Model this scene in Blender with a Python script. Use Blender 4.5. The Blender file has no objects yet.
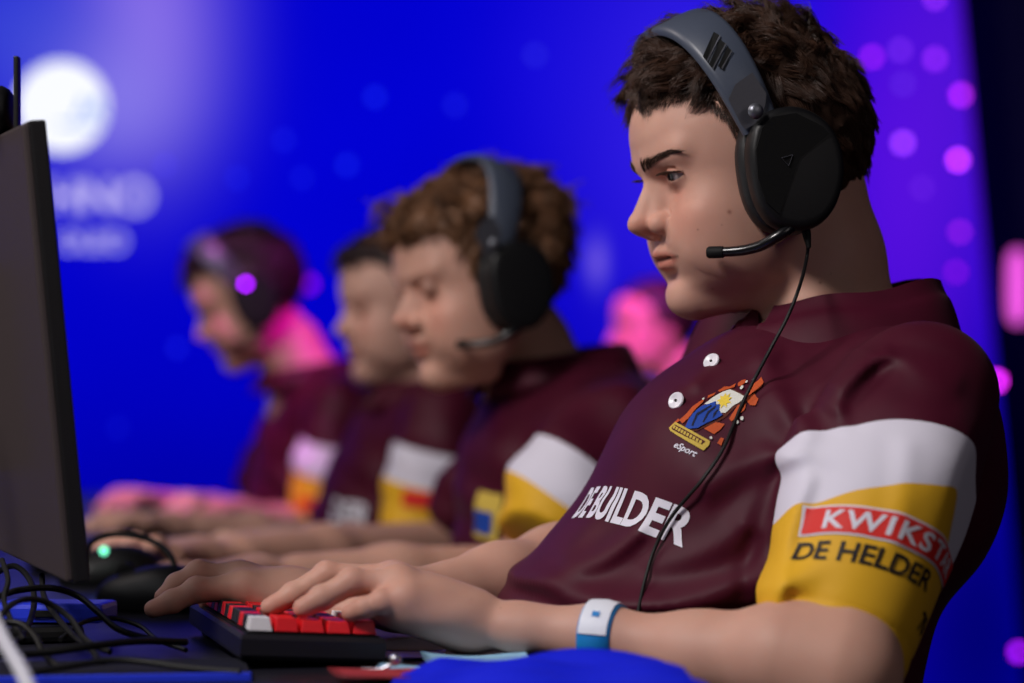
import bpy, bmesh, math, random, numpy as np
from mathutils import Vector, Matrix
from mathutils.bvhtree import BVHTree
random.seed(4); RNG = np.random.default_rng(7)
SC = bpy.context.scene
COL = SC.collection
FPX, CAMZ, HOR = 2418.0, 0.92, 414.0
DOF = True

def at(px, py, Y):
    return np.array([(px-512.0)/FPX*Y, Y, CAMZ-(py-HOR)/FPX*Y])
def V(*a): return np.array(a, dtype=float)
def nrm(v): v = np.asarray(v, float); return v/np.linalg.norm(v)

# ------------------------------------------------------------------ implicit surface kit
class Grid:
    """a box of signed distances that shapes are blended into and that is then skinned with quads"""
    def __init__(s, lo, hi, h):
        s.lo = np.array(lo, float); s.h = h
        s.n = np.ceil((np.array(hi, float)-s.lo)/h).astype(int)+1
        s.F = np.full(s.n, 1.0, np.float32)
        s.ax = [(s.lo[i]+h*np.arange(s.n[i])).astype(np.float32) for i in range(3)]
    def like(s):
        q = Grid(s.lo, s.lo, s.h); q.n = s.n; q.ax = s.ax; q.F = np.full(s.n, 1.0, np.float32); return q
    def sub(s, lo, hi):
        a = np.clip(((np.array(lo)-s.lo)/s.h).astype(int)-1, 0, s.n)
        b = np.clip(((np.array(hi)-s.lo)/s.h).astype(int)+3, 0, s.n)
        if np.any(b-a < 2): return None, None
        sl = tuple(slice(a[i], b[i]) for i in range(3))
        return sl, (s.ax[0][sl[0]][:, None, None], s.ax[1][sl[1]][None, :, None], s.ax[2][sl[2]][None, None, :])
    def add(s, fn, lo, hi, k=0.0, m=0.02):
        sl, P = s.sub(np.array(lo)-m-k, np.array(hi)+m+k)
        if sl is None: return
        d = fn(*P); f = s.F[sl]
        if k > 0:
            hh = np.maximum(k-np.abs(f-d), 0)/k
            s.F[sl] = np.minimum(f, d)-hh*hh*k*.25
        else: s.F[sl] = np.minimum(f, d)
    def cut(s, fn, lo, hi, k=0.0, m=0.01):
        sl, P = s.sub(np.array(lo)-m-k, np.array(hi)+m+k)
        if sl is None: return
        d = -fn(*P); f = s.F[sl]
        if k > 0:
            hh = np.maximum(k-np.abs(f-d), 0)/k
            s.F[sl] = np.maximum(f, d)+hh*hh*k*.25
        else: s.F[sl] = np.maximum(f, d)
    def ell(s, c, r, R=None, k=0.0, sub=False, m=0.02):
        c = np.array(c, float); r = np.array(r, float)
        R = np.eye(3) if R is None else np.array(R, float)   # rows = local axes
        ext = np.sqrt(((R*r[:, None])**2).sum(0))
        def fn(x, y, z):
            x = x-c[0]; y = y-c[1]; z = z-c[2]
            k0 = 0; k1 = 0
            for i in range(3):
                q = (R[i, 0]*x+R[i, 1]*y+R[i, 2]*z)/r[i]
                k0 = k0+q*q; k1 = k1+(q/r[i])**2
            k0 = np.sqrt(k0); k1 = np.sqrt(k1)+1e-9
            return k0*(k0-1)/k1
        (s.cut if sub else s.add)(fn, c-ext, c+ext, k, m)
    def cap(s, a, b, ra, rb, k=0.0, flat=None, sub=False, m=0.02):
        a = np.array(a, float); b = np.array(b, float); ab = b-a; L2 = max(float(ab@ab), 1e-12)
        def fn(x, y, z):
            x = x-a[0]; y = y-a[1]; z = z-a[2]
            t = np.clip((x*ab[0]+y*ab[1]+z*ab[2])/L2, 0, 1)
            dx = x-t*ab[0]; dy = y-t*ab[1]; dz = z-t*ab[2]
            if flat is not None:
                fd, fs = flat; q = (dx*fd[0]+dy*fd[1]+dz*fd[2])*(1/fs-1)
                dx = dx+q*fd[0]; dy = dy+q*fd[1]; dz = dz+q*fd[2]
            return np.sqrt(dx*dx+dy*dy+dz*dz)-(ra+(rb-ra)*t)
        R = max(ra, rb)
        (s.cut if sub else s.add)(fn, np.minimum(a, b)-R, np.maximum(a, b)+R, k, m)
    def chain(s, pts, rs, k=0.0, flat=None, sub=False, m=0.02):
        for i in range(len(pts)-1): s.cap(pts[i], pts[i+1], rs[i], rs[i+1], k, flat, sub, m)
    def mesh(s):
        F = s.F; S = F < 0
        n = np.array(F.shape)-1
        c = np.zeros(n, np.int8)
        for i in (0, 1):
            for j in (0, 1):
                for k in (0, 1): c += S[i:i+n[0], j:j+n[1], k:k+n[2]]
        idx = np.argwhere((c > 0) & (c < 8))
        acc = np.zeros((len(idx), 3)); cnt = np.zeros(len(idx))
        cor = [(i, j, k) for i in (0, 1) for j in (0, 1) for k in (0, 1)]
        for A in cor:
            for ax in range(3):
                if A[ax]: continue
                B = list(A); B[ax] = 1
                fa = F[idx[:, 0]+A[0], idx[:, 1]+A[1], idx[:, 2]+A[2]]
                fb = F[idx[:, 0]+B[0], idx[:, 1]+B[1], idx[:, 2]+B[2]]
                m = (fa < 0) != (fb < 0)
                t = np.where(m, fa/np.where(m, fa-fb, 1), 0)
                p = np.array(A, float)[None].repeat(len(idx), 0); p[:, ax] += t
                acc += p*m[:, None]; cnt += m
        v = s.lo+(idx+acc/cnt[:, None])*s.h
        vid = np.full(n, -1, np.int32); vid[idx[:, 0], idx[:, 1], idx[:, 2]] = np.arange(len(idx))
        faces = []
        for ax in range(3):
            sa = [slice(None)]*3; sb = [slice(None)]*3; sa[ax] = slice(0, -1); sb[ax] = slice(1, None)
            x = S[tuple(sa)] != S[tuple(sb)]
            e = np.argwhere(x); u, w = (ax+1) % 3, (ax+2) % 3
            e = e[(e[:, u] > 0) & (e[:, w] > 0) & (e[:, u] < n[u]) & (e[:, w] < n[w])]
            inside = S[e[:, 0], e[:, 1], e[:, 2]]
            q = []
            for du, dw in ((1, 1), (0, 1), (0, 0), (1, 0)):
                f = e.copy(); f[:, u] -= du; f[:, w] -= dw
                q.append(vid[f[:, 0], f[:, 1], f[:, 2]])
            q = np.stack(q, 1); q[~inside] = q[~inside][:, ::-1]
            faces.append(q)
        f = np.concatenate(faces)
        return v, f[(f >= 0).all(1)]

def smooth(v, f, it=2, lam=.5):
    e = np.concatenate([f[:, [0, 1]], f[:, [1, 2]], f[:, [2, 3]], f[:, [3, 0]]])
    for _ in range(it):
        s = np.zeros_like(v); c = np.zeros(len(v))
        for a, b in ((0, 1), (1, 0)):
            for k in range(3): s[:, k] += np.bincount(e[:, a], v[e[:, b], k], len(v))
            c += np.bincount(e[:, a], minlength=len(v))
        v = v+lam*(s/np.maximum(c, 1)[:, None]-v)
    return v
def join(parts):
    vs, fs, n = [], [], 0
    for v, f in parts: vs.append(v); fs.append(f+n); n += len(v)
    return np.concatenate(vs), np.concatenate(fs)

# ------------------------------------------------------------------ objects
WORLD = {}
def mesh_obj(name, v, f, mat, parent=None, loc=None, smoothed=True, attrs=None, cols=None):
    v = np.asarray(v, float)
    if loc is None:
        lo, hi = v.min(0), v.max(0); loc = np.array([(lo[0]+hi[0])/2, (lo[1]+hi[1])/2, lo[2]])
    loc = np.asarray(loc, float)
    me = bpy.data.meshes.new(name)
    if isinstance(f, np.ndarray):
        me.vertices.add(len(v)); me.vertices.foreach_set('co', (v-loc).astype(np.float32).ravel())
        k = f.shape[1]
        me.loops.add(f.size); me.loops.foreach_set('vertex_index', f.astype(np.int32).ravel())
        me.polygons.add(len(f)); me.polygons.foreach_set('loop_start', np.arange(0, f.size, k, dtype=np.int32))
        try: me.polygons.foreach_set('loop_total', np.full(len(f), k, np.int32))
        except Exception: pass
        me.update(calc_edges=True); me.validate()
    else: me.from_pydata([tuple(x) for x in (v-loc)], [], [tuple(int(i) for i in q) for q in f])
    me.polygons.foreach_set('use_smooth', np.full(len(me.polygons), smoothed)); me.update()
    for k, a in (attrs or {}).items():
        at_ = me.attributes.new(k, 'FLOAT', 'POINT'); at_.data.foreach_set('value', np.asarray(a, np.float32))
    if cols is not None:
        ca = me.color_attributes.new('tint', 'FLOAT_COLOR', 'POINT')
        ca.data.foreach_set('color', np.concatenate([cols, np.ones((len(cols), 1))], 1).astype(np.float32).ravel())
    for m in (mat if isinstance(mat, (list, tuple)) else [mat]):
        if m: me.materials.append(m)
    o = bpy.data.objects.new(name, me); COL.objects.link(o)
    WORLD[o.name] = loc
    if parent is not None:
        o.parent = parent; o.location = loc-WORLD[parent.name]
    else: o.location = loc
    return o
def empty(name, loc, label, cat, group=None):
    o = bpy.data.objects.new(name, None); COL.objects.link(o); o.empty_display_size = .05
    o.location = loc; WORLD[o.name] = np.array(loc, float); tag(o, label, cat, group); return o
def tag(o, label=None, cat=None, group=None, kind=None):
    if label: o['label'] = label
    if cat: o['category'] = cat
    if group: o['group'] = group
    if kind: o['kind'] = kind
    return o

class MB:
    """plain mesh collector: boxes, tubes, prisms, lathes, all in world coordinates"""
    def __init__(s): s.v = []; s.f = []
    def raw(s, v, f):
        n = len(s.v); s.v += [np.array(p, float) for p in v]; s.f += [tuple(i+n for i in q) for q in f]; return s
    def box(s, c, size, R=None, bev=0.0):
        R = np.eye(3) if R is None else np.array(R, float); h = np.array(size)/2
        bm = bmesh.new(); bmesh.ops.create_cube(bm, size=1)
        for v in bm.verts: v.co = Vector((v.co.x*size[0], v.co.y*size[1], v.co.z*size[2]))
        if bev > 0: bmesh.ops.bevel(bm, geom=bm.edges[:], offset=bev, segments=2, profile=.6, affect='EDGES')
        bm.verts.index_update()
        vs = [np.array(c)+np.array(v.co)@R for v in bm.verts]; fs = [[v.index for v in q.verts] for q in bm.faces]
        bm.free(); return s.raw(vs, fs)
    def prism(s, outline, c, ex, ey, ez, depth, bev=0.0):
        """outline in the (ex, ey) plane pushed along ez; both rims can be bevelled"""
        c = np.array(c, float); n = len(outline); o = np.array(outline, float); cen = o.mean(0)
        rings = []
        if bev > 0:
            for q, dz in ((1-bev/np.abs(o-cen).max(), 0), (1, bev), (1, depth-bev), (1-bev/np.abs(o-cen).max(), depth)):
                rings.append([c+ex*(cen[0]+(p[0]-cen[0])*q)+ey*(cen[1]+(p[1]-cen[1])*q)+ez*dz for p in o])
        else: rings = [[c+ex*p[0]+ey*p[1]+ez*dz for p in o] for dz in (0, depth)]
        vs = [p for r in rings for p in r]; fs = [list(range(n))[::-1], [len(vs)-n+i for i in range(n)]]
        for r in range(len(rings)-1):
            for i in range(n): fs.append([r*n+i, r*n+(i+1) % n, (r+1)*n+(i+1) % n, (r+1)*n+i])
        return s.raw(vs, fs)
    def tube(s, pts, r, seg=10, flat=None):
        pts = [np.array(p, float) for p in pts]; n = len(pts)
        rs = [r]*n if np.isscalar(r) else list(r)
        vs = []; up = V(0.13, .2, 1)
        for i, p in enumerate(pts):
            t = nrm(pts[min(i+1, n-1)]-pts[max(i-1, 0)]); a = nrm(np.cross(t, up)); b = np.cross(a, t); up = b
            for k in range(seg):
                w = 2*math.pi*k/seg; vs.append(p+rs[i]*(a*math.cos(w)+b*math.sin(w)))
        fs = [[i*seg+k, i*seg+(k+1) % seg, (i+1)*seg+(k+1) % seg, (i+1)*seg+k] for i in range(n-1) for k in range(seg)]
        fs += [list(range(seg))[::-1], [(n-1)*seg+k for k in range(seg)]]
        return s.raw(vs, fs)
    def lathe(s, c, axis, prof, seg=24, sx=None):
        axis = nrm(axis); a = nrm(np.cross(axis, V(0.1, .3, .9))); b = np.cross(axis, a); vs = []
        for h, r in prof:
            for k in range(seg):
                w = 2*math.pi*k/seg; vs.append(np.array(c)+axis*h+r*(a*math.cos(w)+b*math.sin(w)))
        n = len(prof)
        fs = [[i*seg+k, i*seg+(k+1) % seg, (i+1)*seg+(k+1) % seg, (i+1)*seg+k] for i in range(n-1) for k in range(seg)]
        fs += [list(range(seg))[::-1], [(n-1)*seg+k for k in range(seg)]]
        return s.raw(vs, fs)
    def build(s, name, mat, parent=None, loc=None, smoothed=False, label=None):
        o = mesh_obj(name, s.v, s.f, mat, parent, loc, smoothed)
        if label: o['label'] = label
        if smoothed:
            try: 
                bm = bmesh.new(); bm.from_mesh(o.data); bmesh.ops.recalc_face_normals(bm, faces=bm.faces[:])
                for e in bm.edges:
                    if len(e.link_faces) == 2 and e.calc_face_angle(0) > .7: e.smooth = False
                bm.to_mesh(o.data); bm.free()
            except Exception: pass
        else:
            bm = bmesh.new(); bm.from_mesh(o.data); bmesh.ops.recalc_face_normals(bm, faces=bm.faces[:]); bm.to_mesh(o.data); bm.free()
        return o
def spline(pts, n=8):
    pts = [np.array(p, float) for p in pts]; P = [2*pts[0]-pts[1]]+pts+[2*pts[-1]-pts[-2]]; out = []
    for i in range(1, len(P)-2):
        for k in range(n):
            t = k/n; a, b, c, d = P[i-1:i+3]
            out.append(.5*((2*b)+(c-a)*t+(2*a-5*b+4*c-d)*t*t+(3*b-a-3*c+d)*t**3))
    return out+[pts[-1]]

# ------------------------------------------------------------------ materials
def lin(r, g, b): return tuple(((c/255)/12.92 if c/255 <= .04045 else ((c/255+.055)/1.055)**2.4) for c in (r, g, b))
class NT:
    def __init__(s, name):
        s.m = bpy.data.materials.new(name); s.m.use_nodes = True; s.t = s.m.node_tree; s.t.nodes.clear()
        s.out = s.n('ShaderNodeOutputMaterial')
    def n(s, kind, **kw):
        x = s.t.nodes.new(kind)
        for k, v in kw.items(): setattr(x, k, v)
        return x
    def l(s, a, b): s.t.links.new(a, b)
    def math(s, op, a, b=None, c=None, clamp=False):
        x = s.n('ShaderNodeMath', operation=op); x.use_clamp = clamp
        for i, q in enumerate((a, b, c)):
            if q is None: continue
            if isinstance(q, (int, float)): x.inputs[i].default_value = q
            else: s.l(q, x.inputs[i])
        return x.outputs[0]
    def mix(s, f, a, b, mode='MIX'):
        x = s.n('ShaderNodeMix', data_type='RGBA', blend_type=mode)
        for sock, q in ((x.inputs[0], f), (x.inputs[6], a), (x.inputs[7], b)):
            if isinstance(q, (int, float)): sock.default_value = q
            elif isinstance(q, tuple): sock.default_value = (*q[:3], 1)
            else: s.l(q, sock)
        return x.outputs[2]
    def noise(s, scale, detail=3, vec=None, rough=.5):
        x = s.n('ShaderNodeTexNoise'); x.inputs['Scale'].default_value = scale; x.inputs['Detail'].default_value = detail
        x.inputs['Roughness'].default_value = rough
        if vec is None: vec = s.n('ShaderNodeTexCoord').outputs['Object']
        s.l(vec, x.inputs['Vector']); return x.outputs[0]
    def attr(s, name, out='Fac'):
        x = s.n('ShaderNodeAttribute'); x.attribute_name = name; return x.outputs[out]
    def bsdf(s, color, rough=.5, spec=.5, metal=0, sss=0, bump=None, bstr=.3, bdist=.001, emit=None, estr=0, coat=0, sheen=0):
        b = s.n('ShaderNodeBsdfPrincipled')
        for k, v in (('Base Color', color), ('Roughness', rough), ('Metallic', metal), ('Specular IOR Level', spec)):
            if isinstance(v, tuple): b.inputs[k].default_value = (*v[:3], 1)
            elif isinstance(v, (int, float)): b.inputs[k].default_value = v
            else: s.l(v, b.inputs[k])
        if sss: b.inputs['Subsurface Weight'].default_value = sss; b.inputs['Subsurface Radius'].default_value = (1, .35, .2); b.inputs['Subsurface Scale'].default_value = .006
        if coat: b.inputs['Coat Weight'].default_value = coat
        if sheen: b.inputs['Sheen Weight'].default_value = sheen; b.inputs['Sheen Roughness'].default_value = .4
        if emit is not None:
            b.inputs['Emission Color'].default_value = (*emit, 1); b.inputs['Emission Strength'].default_value = estr
        if bump is not None:
            u = s.n('ShaderNodeBump'); u.inputs['Strength'].default_value = bstr; u.inputs['Distance'].default_value = bdist
            s.l(bump, u.inputs['Height']); s.l(u.outputs[0], b.inputs['Normal'])
        s.l(b.outputs[0], s.out.inputs[0]); return s.m
def plain(name, rgb, rough=.5, spec=.5, metal=0, nscale=60, var=.12, bstr=.15, bdist=.0006, coat=0, sheen=0):
    t = NT(name); c = lin(*rgb); n = t.noise(nscale, 4)
    col = t.mix(n, tuple(x*(1-var) for x in c), tuple(x*(1+var) for x in c))
    return t.bsdf(col, rough, spec, metal, bump=n, bstr=bstr, bdist=bdist, coat=coat, sheen=sheen)
def glow(name, rgb, s):
    t = NT(name); e = t.n('ShaderNodeEmission'); e.inputs[0].default_value = (*lin(*rgb), 1); e.inputs[1].default_value = s
    t.l(e.outputs[0], t.out.inputs[0]); return t.m

M = {}
def skin_mat(name, base, red=(150, 70, 60)):
    t = NT(name); n1 = t.noise(38, 4); n2 = t.noise(900, 3); n3 = t.noise(210, 2)
    c = t.mix(t.math('MULTIPLY', n1, .22), lin(*base), lin(*red))
    sp = t.math('MULTIPLY', t.math('GREATER_THAN', n3, .79), .3)
    c = t.mix(sp, c, lin(120, 66, 50))
    c = t.mix(1.0, c, t.attr('tint', 'Color'), 'MULTIPLY')
    return t.bsdf(c, .54, .3, sss=.12, bump=n2, bstr=.16, bdist=.0006)
M['skin'] = skin_mat('skin', (202, 157, 138))
M['skin_pale'] = skin_mat('skin_pale', (204, 162, 145))
M['hair_root'] = plain('hair_root', (46, 31, 24), .9, .1, nscale=300, var=.35)
M['hair_dark'] = plain('hair_dark_brown', (66, 43, 31), .42, .4, nscale=300, var=.35)
M['hair_mid'] = plain('hair_curly_brown', (112, 76, 50), .5, .4, nscale=120, var=.4)
M['hair_black'] = plain('hair_black_brown', (42, 24, 26), .5, .4, nscale=120, var=.3)
M['brow'] = plain('brow_hair', (62, 42, 32), .6, .3, nscale=300, var=.3)
M['black'] = plain('black_plastic', (13, 13, 15), .48, .35, nscale=250, var=.2)
M['black_matte'] = plain('black_rubber', (10, 10, 11), .65, .2, nscale=400, var=.25, bstr=.3)
M['band'] = plain('slate_headband', (66, 73, 88), .42, .5, nscale=500, var=.08, bstr=.08)
M['yoke'] = plain('gunmetal_yoke', (74, 74, 82), .45, .5, .3, nscale=400, var=.08, bstr=.08)
M['steel'] = plain('steel', (170, 172, 180), .25, .5, .9, nscale=200, var=.05, bstr=.05)
M['cushion'] = plain('ear_cushion', (20, 20, 22), .5, .4, nscale=260, var=.2, bstr=.35)
M['white'] = plain('white_print', (216, 214, 226), .6, .3, nscale=700, var=.05, bstr=.2, bdist=.0003)
M['button'] = plain('button_white', (225, 222, 230), .3, .5, nscale=200, var=.04)
M['cable'] = plain('cable_black', (12, 12, 14), .55, .25, nscale=300, var=.2)
M['cable_white'] = plain('cable_white', (205, 205, 215), .4, .5, nscale=300, var=.1)

def shirt_mat(name, banded=True):
    t = NT(name); tc = t.n('ShaderNodeTexCoord').outputs['Object']
    w = t.n('ShaderNodeTexWave'); w.inputs['Scale'].default_value = 420; w.inputs['Distortion'].default_value = .4; t.l(tc, w.inputs['Vector'])
    n = t.noise(30, 3); fine = t.math('ADD', t.math('MULTIPLY', w.outputs[1], .5), t.math('MULTIPLY', t.noise(1500, 2), .7))
    c = t.mix(n, lin(60, 7, 28), lin(74, 11, 35))
    if banded:
        arm = t.math('GREATER_THAN', t.attr('q_arm'), 0.0)
        wh = t.math('MULTIPLY', t.math('GREATER_THAN', t.attr('q_white'), 0.0), arm)
        ye = t.math('MULTIPLY', t.math('GREATER_THAN', t.attr('q_yellow'), 0.0), arm)
        c = t.mix(wh, c, lin(214, 210, 224)); c = t.mix(ye, c, lin(222, 170, 38))
    return t.bsdf(c, .58, .2, bump=fine, bstr=.12, bdist=.0004, sheen=.02)
M['jersey'] = shirt_mat('maroon_jersey')
M['collar'] = shirt_mat('maroon_collar', False)
M['red_print'] = plain('red_print', (214, 40, 34), .6, .3, nscale=700, var=.05)
M['black_print'] = plain('black_print', (30, 22, 20), .6, .3, nscale=700, var=.05)
for nm, c in (('orange', (186, 78, 34)), ('gold', (196, 168, 70)), ('blue', (26, 66, 158)), ('cream', (214, 214, 206)), ('yellow', (228, 200, 70)), ('navy', (16, 22, 50)), ('brown', (84, 34, 24))):
    M['emb_'+nm] = plain('embroidery_'+nm, c, .7, .3, nscale=900, var=.22, bstr=.5, bdist=.0006)

# ------------------------------------------------------------------ head
def interp(u, xs, ys):
    """smooth (monotone cubic style) interpolation on float arrays"""
    xs = np.array(xs, float); ys = np.array(ys, float)
    d = np.diff(ys)/np.diff(xs); m = np.zeros_like(ys); m[1:-1] = (d[:-1]+d[1:])/2; m[0] = d[0]; m[-1] = d[-1]
    u = np.clip(u, xs[0], xs[-1]); i = np.clip(np.searchsorted(xs, u)-1, 0, len(xs)-2)
    h = xs[i+1]-xs[i]; t = (u-xs[i])/h
    return ((2*t**3-3*t*t+1)*ys[i]+(t**3-2*t*t+t)*h*m[i]+(-2*t**3+3*t*t)*ys[i+1]+(t**3-t*t)*h*m[i+1]).astype(np.float32)

class Head:
    """local frame (f forward, l to the person's left, u up), unit = cm * scale"""
    def __init__(s, H, scale, yaw, pitch, roll=0.0):
        s.H = np.array(H, float); s.s = scale/100
        y, p = math.radians(yaw), math.radians(pitch)
        F = V(-math.cos(y), -math.sin(y), 0); L = V(math.sin(y), -math.cos(y), 0); Z = V(0, 0, 1)
        f = F*math.cos(p)-Z*math.sin(p); u = Z*math.cos(p)+F*math.sin(p)
        r = math.radians(roll); l2 = L*math.cos(r)+u*math.sin(r); u2 = u*math.cos(r)-L*math.sin(r)
        s.R = np.array([f, l2, u2])
    def w(s, p): return s.H+(np.asarray(p, float)*s.s)@s.R
    def d(s, p): return np.asarray(p, float)@s.R
    def px(s, px, py, l):
        """the head-local point at lateral offset l seen at a pixel"""
        o = s.loc(V(0, 0, CAMZ)); e = s.loc(at(px, py, 1.0)); d = e-o; t = (l-o[1])/d[1]; return o+d*t
    def loc(s, P): return ((np.asarray(P, float)-s.H)@s.R.T)/s.s

def face_fields(g, detail=True, nose=1.0, neck=None):
    """fills grid g (head-local cm) with a head"""
    U = [-9.4, -9.0, -8.55, -8.0, -7.3, -6.4, -5.3, -4.5, -3.6, -2.6, -1.6, -.6, .8, 2.5, 3.6, 5.2, 6.8, 8.7, 10.2]
    Fr = [4.0, 7.2, 8.8, 9.65, 10.05, 10.0, 9.66, 9.75, 9.95, 10.05, 9.85, 9.5, 9.0, 9.35, 9.75, 10.05, 10.1, 9.6, 8.4]
    UW = [-9.4, -8.8, -8, -7, -6, -5, -4, -3, -1, 1, 3, 5, 7, 9, 10.2]
    Wd = [.8, 2.2, 3.2, 4.15, 4.9, 5.45, 5.85, 6.15, 6.65, 6.85, 6.9, 6.85, 6.6, 5.6, 4.2]
    Cc = [4.6, 5.2, 4.6, 3.6, 2.8, 2.3, 2.0, 1.8, 1.6, 1.6, 1.6, 1.6, 1.4, 1.2, 1.0]
    Ex = [2.0, 2.0, 2.0, 2.05, 2.1, 2.1, 2.1, 2.1, 2.15, 2.25, 2.3, 2.3, 2.25, 2.1, 2.0]
    Bk = [3.4, 3.0, 2.2, 0.6, -.6, -1.6, -2.4, -3, -4, -5, -6, -6, -6, -5, -4]
    def loft(f, l, u):
        uu = u.ravel()
        F_ = interp(uu, U, Fr)[None, None]; W_ = interp(uu, UW, Wd)[None, None]; c_ = interp(uu, UW, Cc)[None, None]
        e_ = interp(uu, UW, Ex)[None, None]; b_ = interp(uu, UW, Bk)[None, None]
        x = f-c_; a = np.where(x > 0, F_-c_, c_-b_)
        q = ((np.abs(x)/a)**e_+(np.abs(l)/W_)**e_)**(1/e_)+1e-6
        r = np.sqrt(x*x+l*l); d = r*(1-1/q)
        dz = np.maximum(-9.3-u, u-9.9)
        return np.where(dz > 0, np.sqrt(np.maximum(d, 0)**2+dz*dz), np.maximum(d, dz)).astype(np.float32)*.85
    g.add(loft, (-7, -8, -9.6), (11, 8, 10.4), 0)
    g.ell((-.4, 0, 5.0), (9.6, 7.55, 8.15), k=1.6, m=1)
    if neck is not None:
        g.chain(neck[0], neck[1], k=1.6, m=1)
    sd = (-1, 1)
    # cheeks, cheekbones, jaw
    for s in sd:
        g.ell((6.4, s*4.1, -.6), (2.5, 2.1, 2.0), k=2.4, m=1)
        g.ell((6.2, s*3.6, -3.4), (2.9, 2.2, 2.6), k=2.6, m=1)
        g.ell((3.6, s*4.3, -4.0), (3.2, 1.7, 3.0), k=2.6, m=1)
        g.cap((8.2, s*.8, -8.0), (3.4, s*2.6, -7.9), .95, 1.3, k=1.6, m=1)
        g.cap((9.2, s*1.0, 4.4), (7.9, s*4.4, 4.9), .75, .8, k=1.2, m=1)     # brow ridge
        if detail: g.ell((9.75, s*2.9, 2.5), (1.5, 1.5, .95), k=1.2, sub=True, m=1)
        else: g.ell((9.9, s*2.9, 2.4), (1.6, 1.6, 1.0), k=1.2, sub=True, m=1)
    # nose
    n = nose
    g.cap((9.35, 0, 3.0), (11.3, 0, .1), .52, .72, k=.8, m=1)
    g.ell((11.5, 0, -.28), (.88*n, .8, .74), k=.6, m=1)
    g.cap((11.3, 0, -.85), (10.5, 0, -1.45), .45, .5, k=.5, m=1)
    for s in sd:
        g.cap((9.0, s*.5, 1.9), (10.1, s*.7, -.3), .55, .68, k=1.1, m=1)
        g.ell((8.3, s*2.5, -2.0), (.9, 1.0, 1.2), k=1.4, m=1)
        g.ell((9.95, s*1.42, -.62), (1.12, .78, .90), k=.30, m=1)
        if detail:
            g.ell((10.7, s*.72, -1.55), (.5, .24, .3), k=.15, sub=True, m=1)
            g.chain([(9.35, s*2.25, .15), (8.85, s*2.4, -.6), (9.05, s*2.15, -1.4)], [.06, .17, .05], k=.40, sub=True, m=1)
    # lips
    for s in sd:
        g.chain([(10.38, 0, -2.98), (10.2, s*.9, -3.05), (9.0, s*2.8, -3.46)], [.34, .29, .14], k=.6, m=1)
        g.chain([(9.98, 0, -4.2), (9.8, s*.9, -4.15), (8.9, s*2.7, -3.66)], [.44, .37, .14], k=.6, m=1)
        g.chain([(10.95, 0, -3.58), (10.5, s*.9, -3.55), (9.45, s*2.1, -3.55), (8.6, s*3.35, -3.6)], [.11, .1, .1, .12], k=.26, sub=True, m=1)
    g.ell((9.0, 0, -7.0), (1.15, 1.7, 1.25), k=1.2, m=1)
    if detail:
        g.cap((10.85, 0, -2.1), (10.85, 0, -2.6), .12, .14, k=.5, sub=True, m=1)
        g.ell((10.2, 0, -5.1), (.55, 1.3, .4), k=.9, sub=True, m=1)
        for s in sd:
            # eyelids over the eyeball, opening cut out
            c = np.array([7.78, s*3.15, 2.95])
            g.ell(c, (1.37, 1.42, 1.33), k=.55, m=1)
            ax = nrm(V(.93, s*.36, -.03)); hz = nrm(np.cross(ax, V(0, 0, 1)))*(-s); vt = np.cross(hz, ax)*(1); vt = vt if vt[2] > 0 else -vt
            def eye(f, l, u, c=c, ax=ax, hz=hz, vt=vt):
                f = f-c[0]; l = l-c[1]; u = u-c[2]
                h = f*hz[0]+l*hz[1]+u*hz[2]; v = f*vt[0]+l*vt[1]+u*vt[2]; d = f*ax[0]+l*ax[1]+u*ax[2]
                q = np.clip(1-(h/1.28)**2, 0, 1)
                mid = .02-.05*h; up = mid+.27*q**.75; lo = mid-.33*q
                return np.maximum(np.maximum(np.maximum(v-up, lo-v), .1-d), np.abs(h)-1.28)
            g.cut(eye, c-1.8, c+1.8, k=.05, m=.3)
            # upper lid crease
            pts = [c+ax*(1.30*math.cos(a))+hz*(1.30*math.sin(a))+vt*(.74-.25*abs(a)) for a in (-.85, -.45, 0, .45, .85, 1.1)]
            g.chain(pts, [.05, .075, .085, .085, .075, .05], k=.16, sub=True, m=.4)
    # ears
    for s in sd:
        g.ell((-.6, s*7.3, .9), (1.7, .5, 3.0), np.array([nrm((1, s*.35, .15)), nrm((-s*.35, 1, 0)), nrm((-.15, 0, 1))]), k=.4, m=1)
        if detail: g.ell((-.3, s*7.9, 1.1), (.9, .35, 1.8), k=.3, sub=True, m=1)

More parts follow.
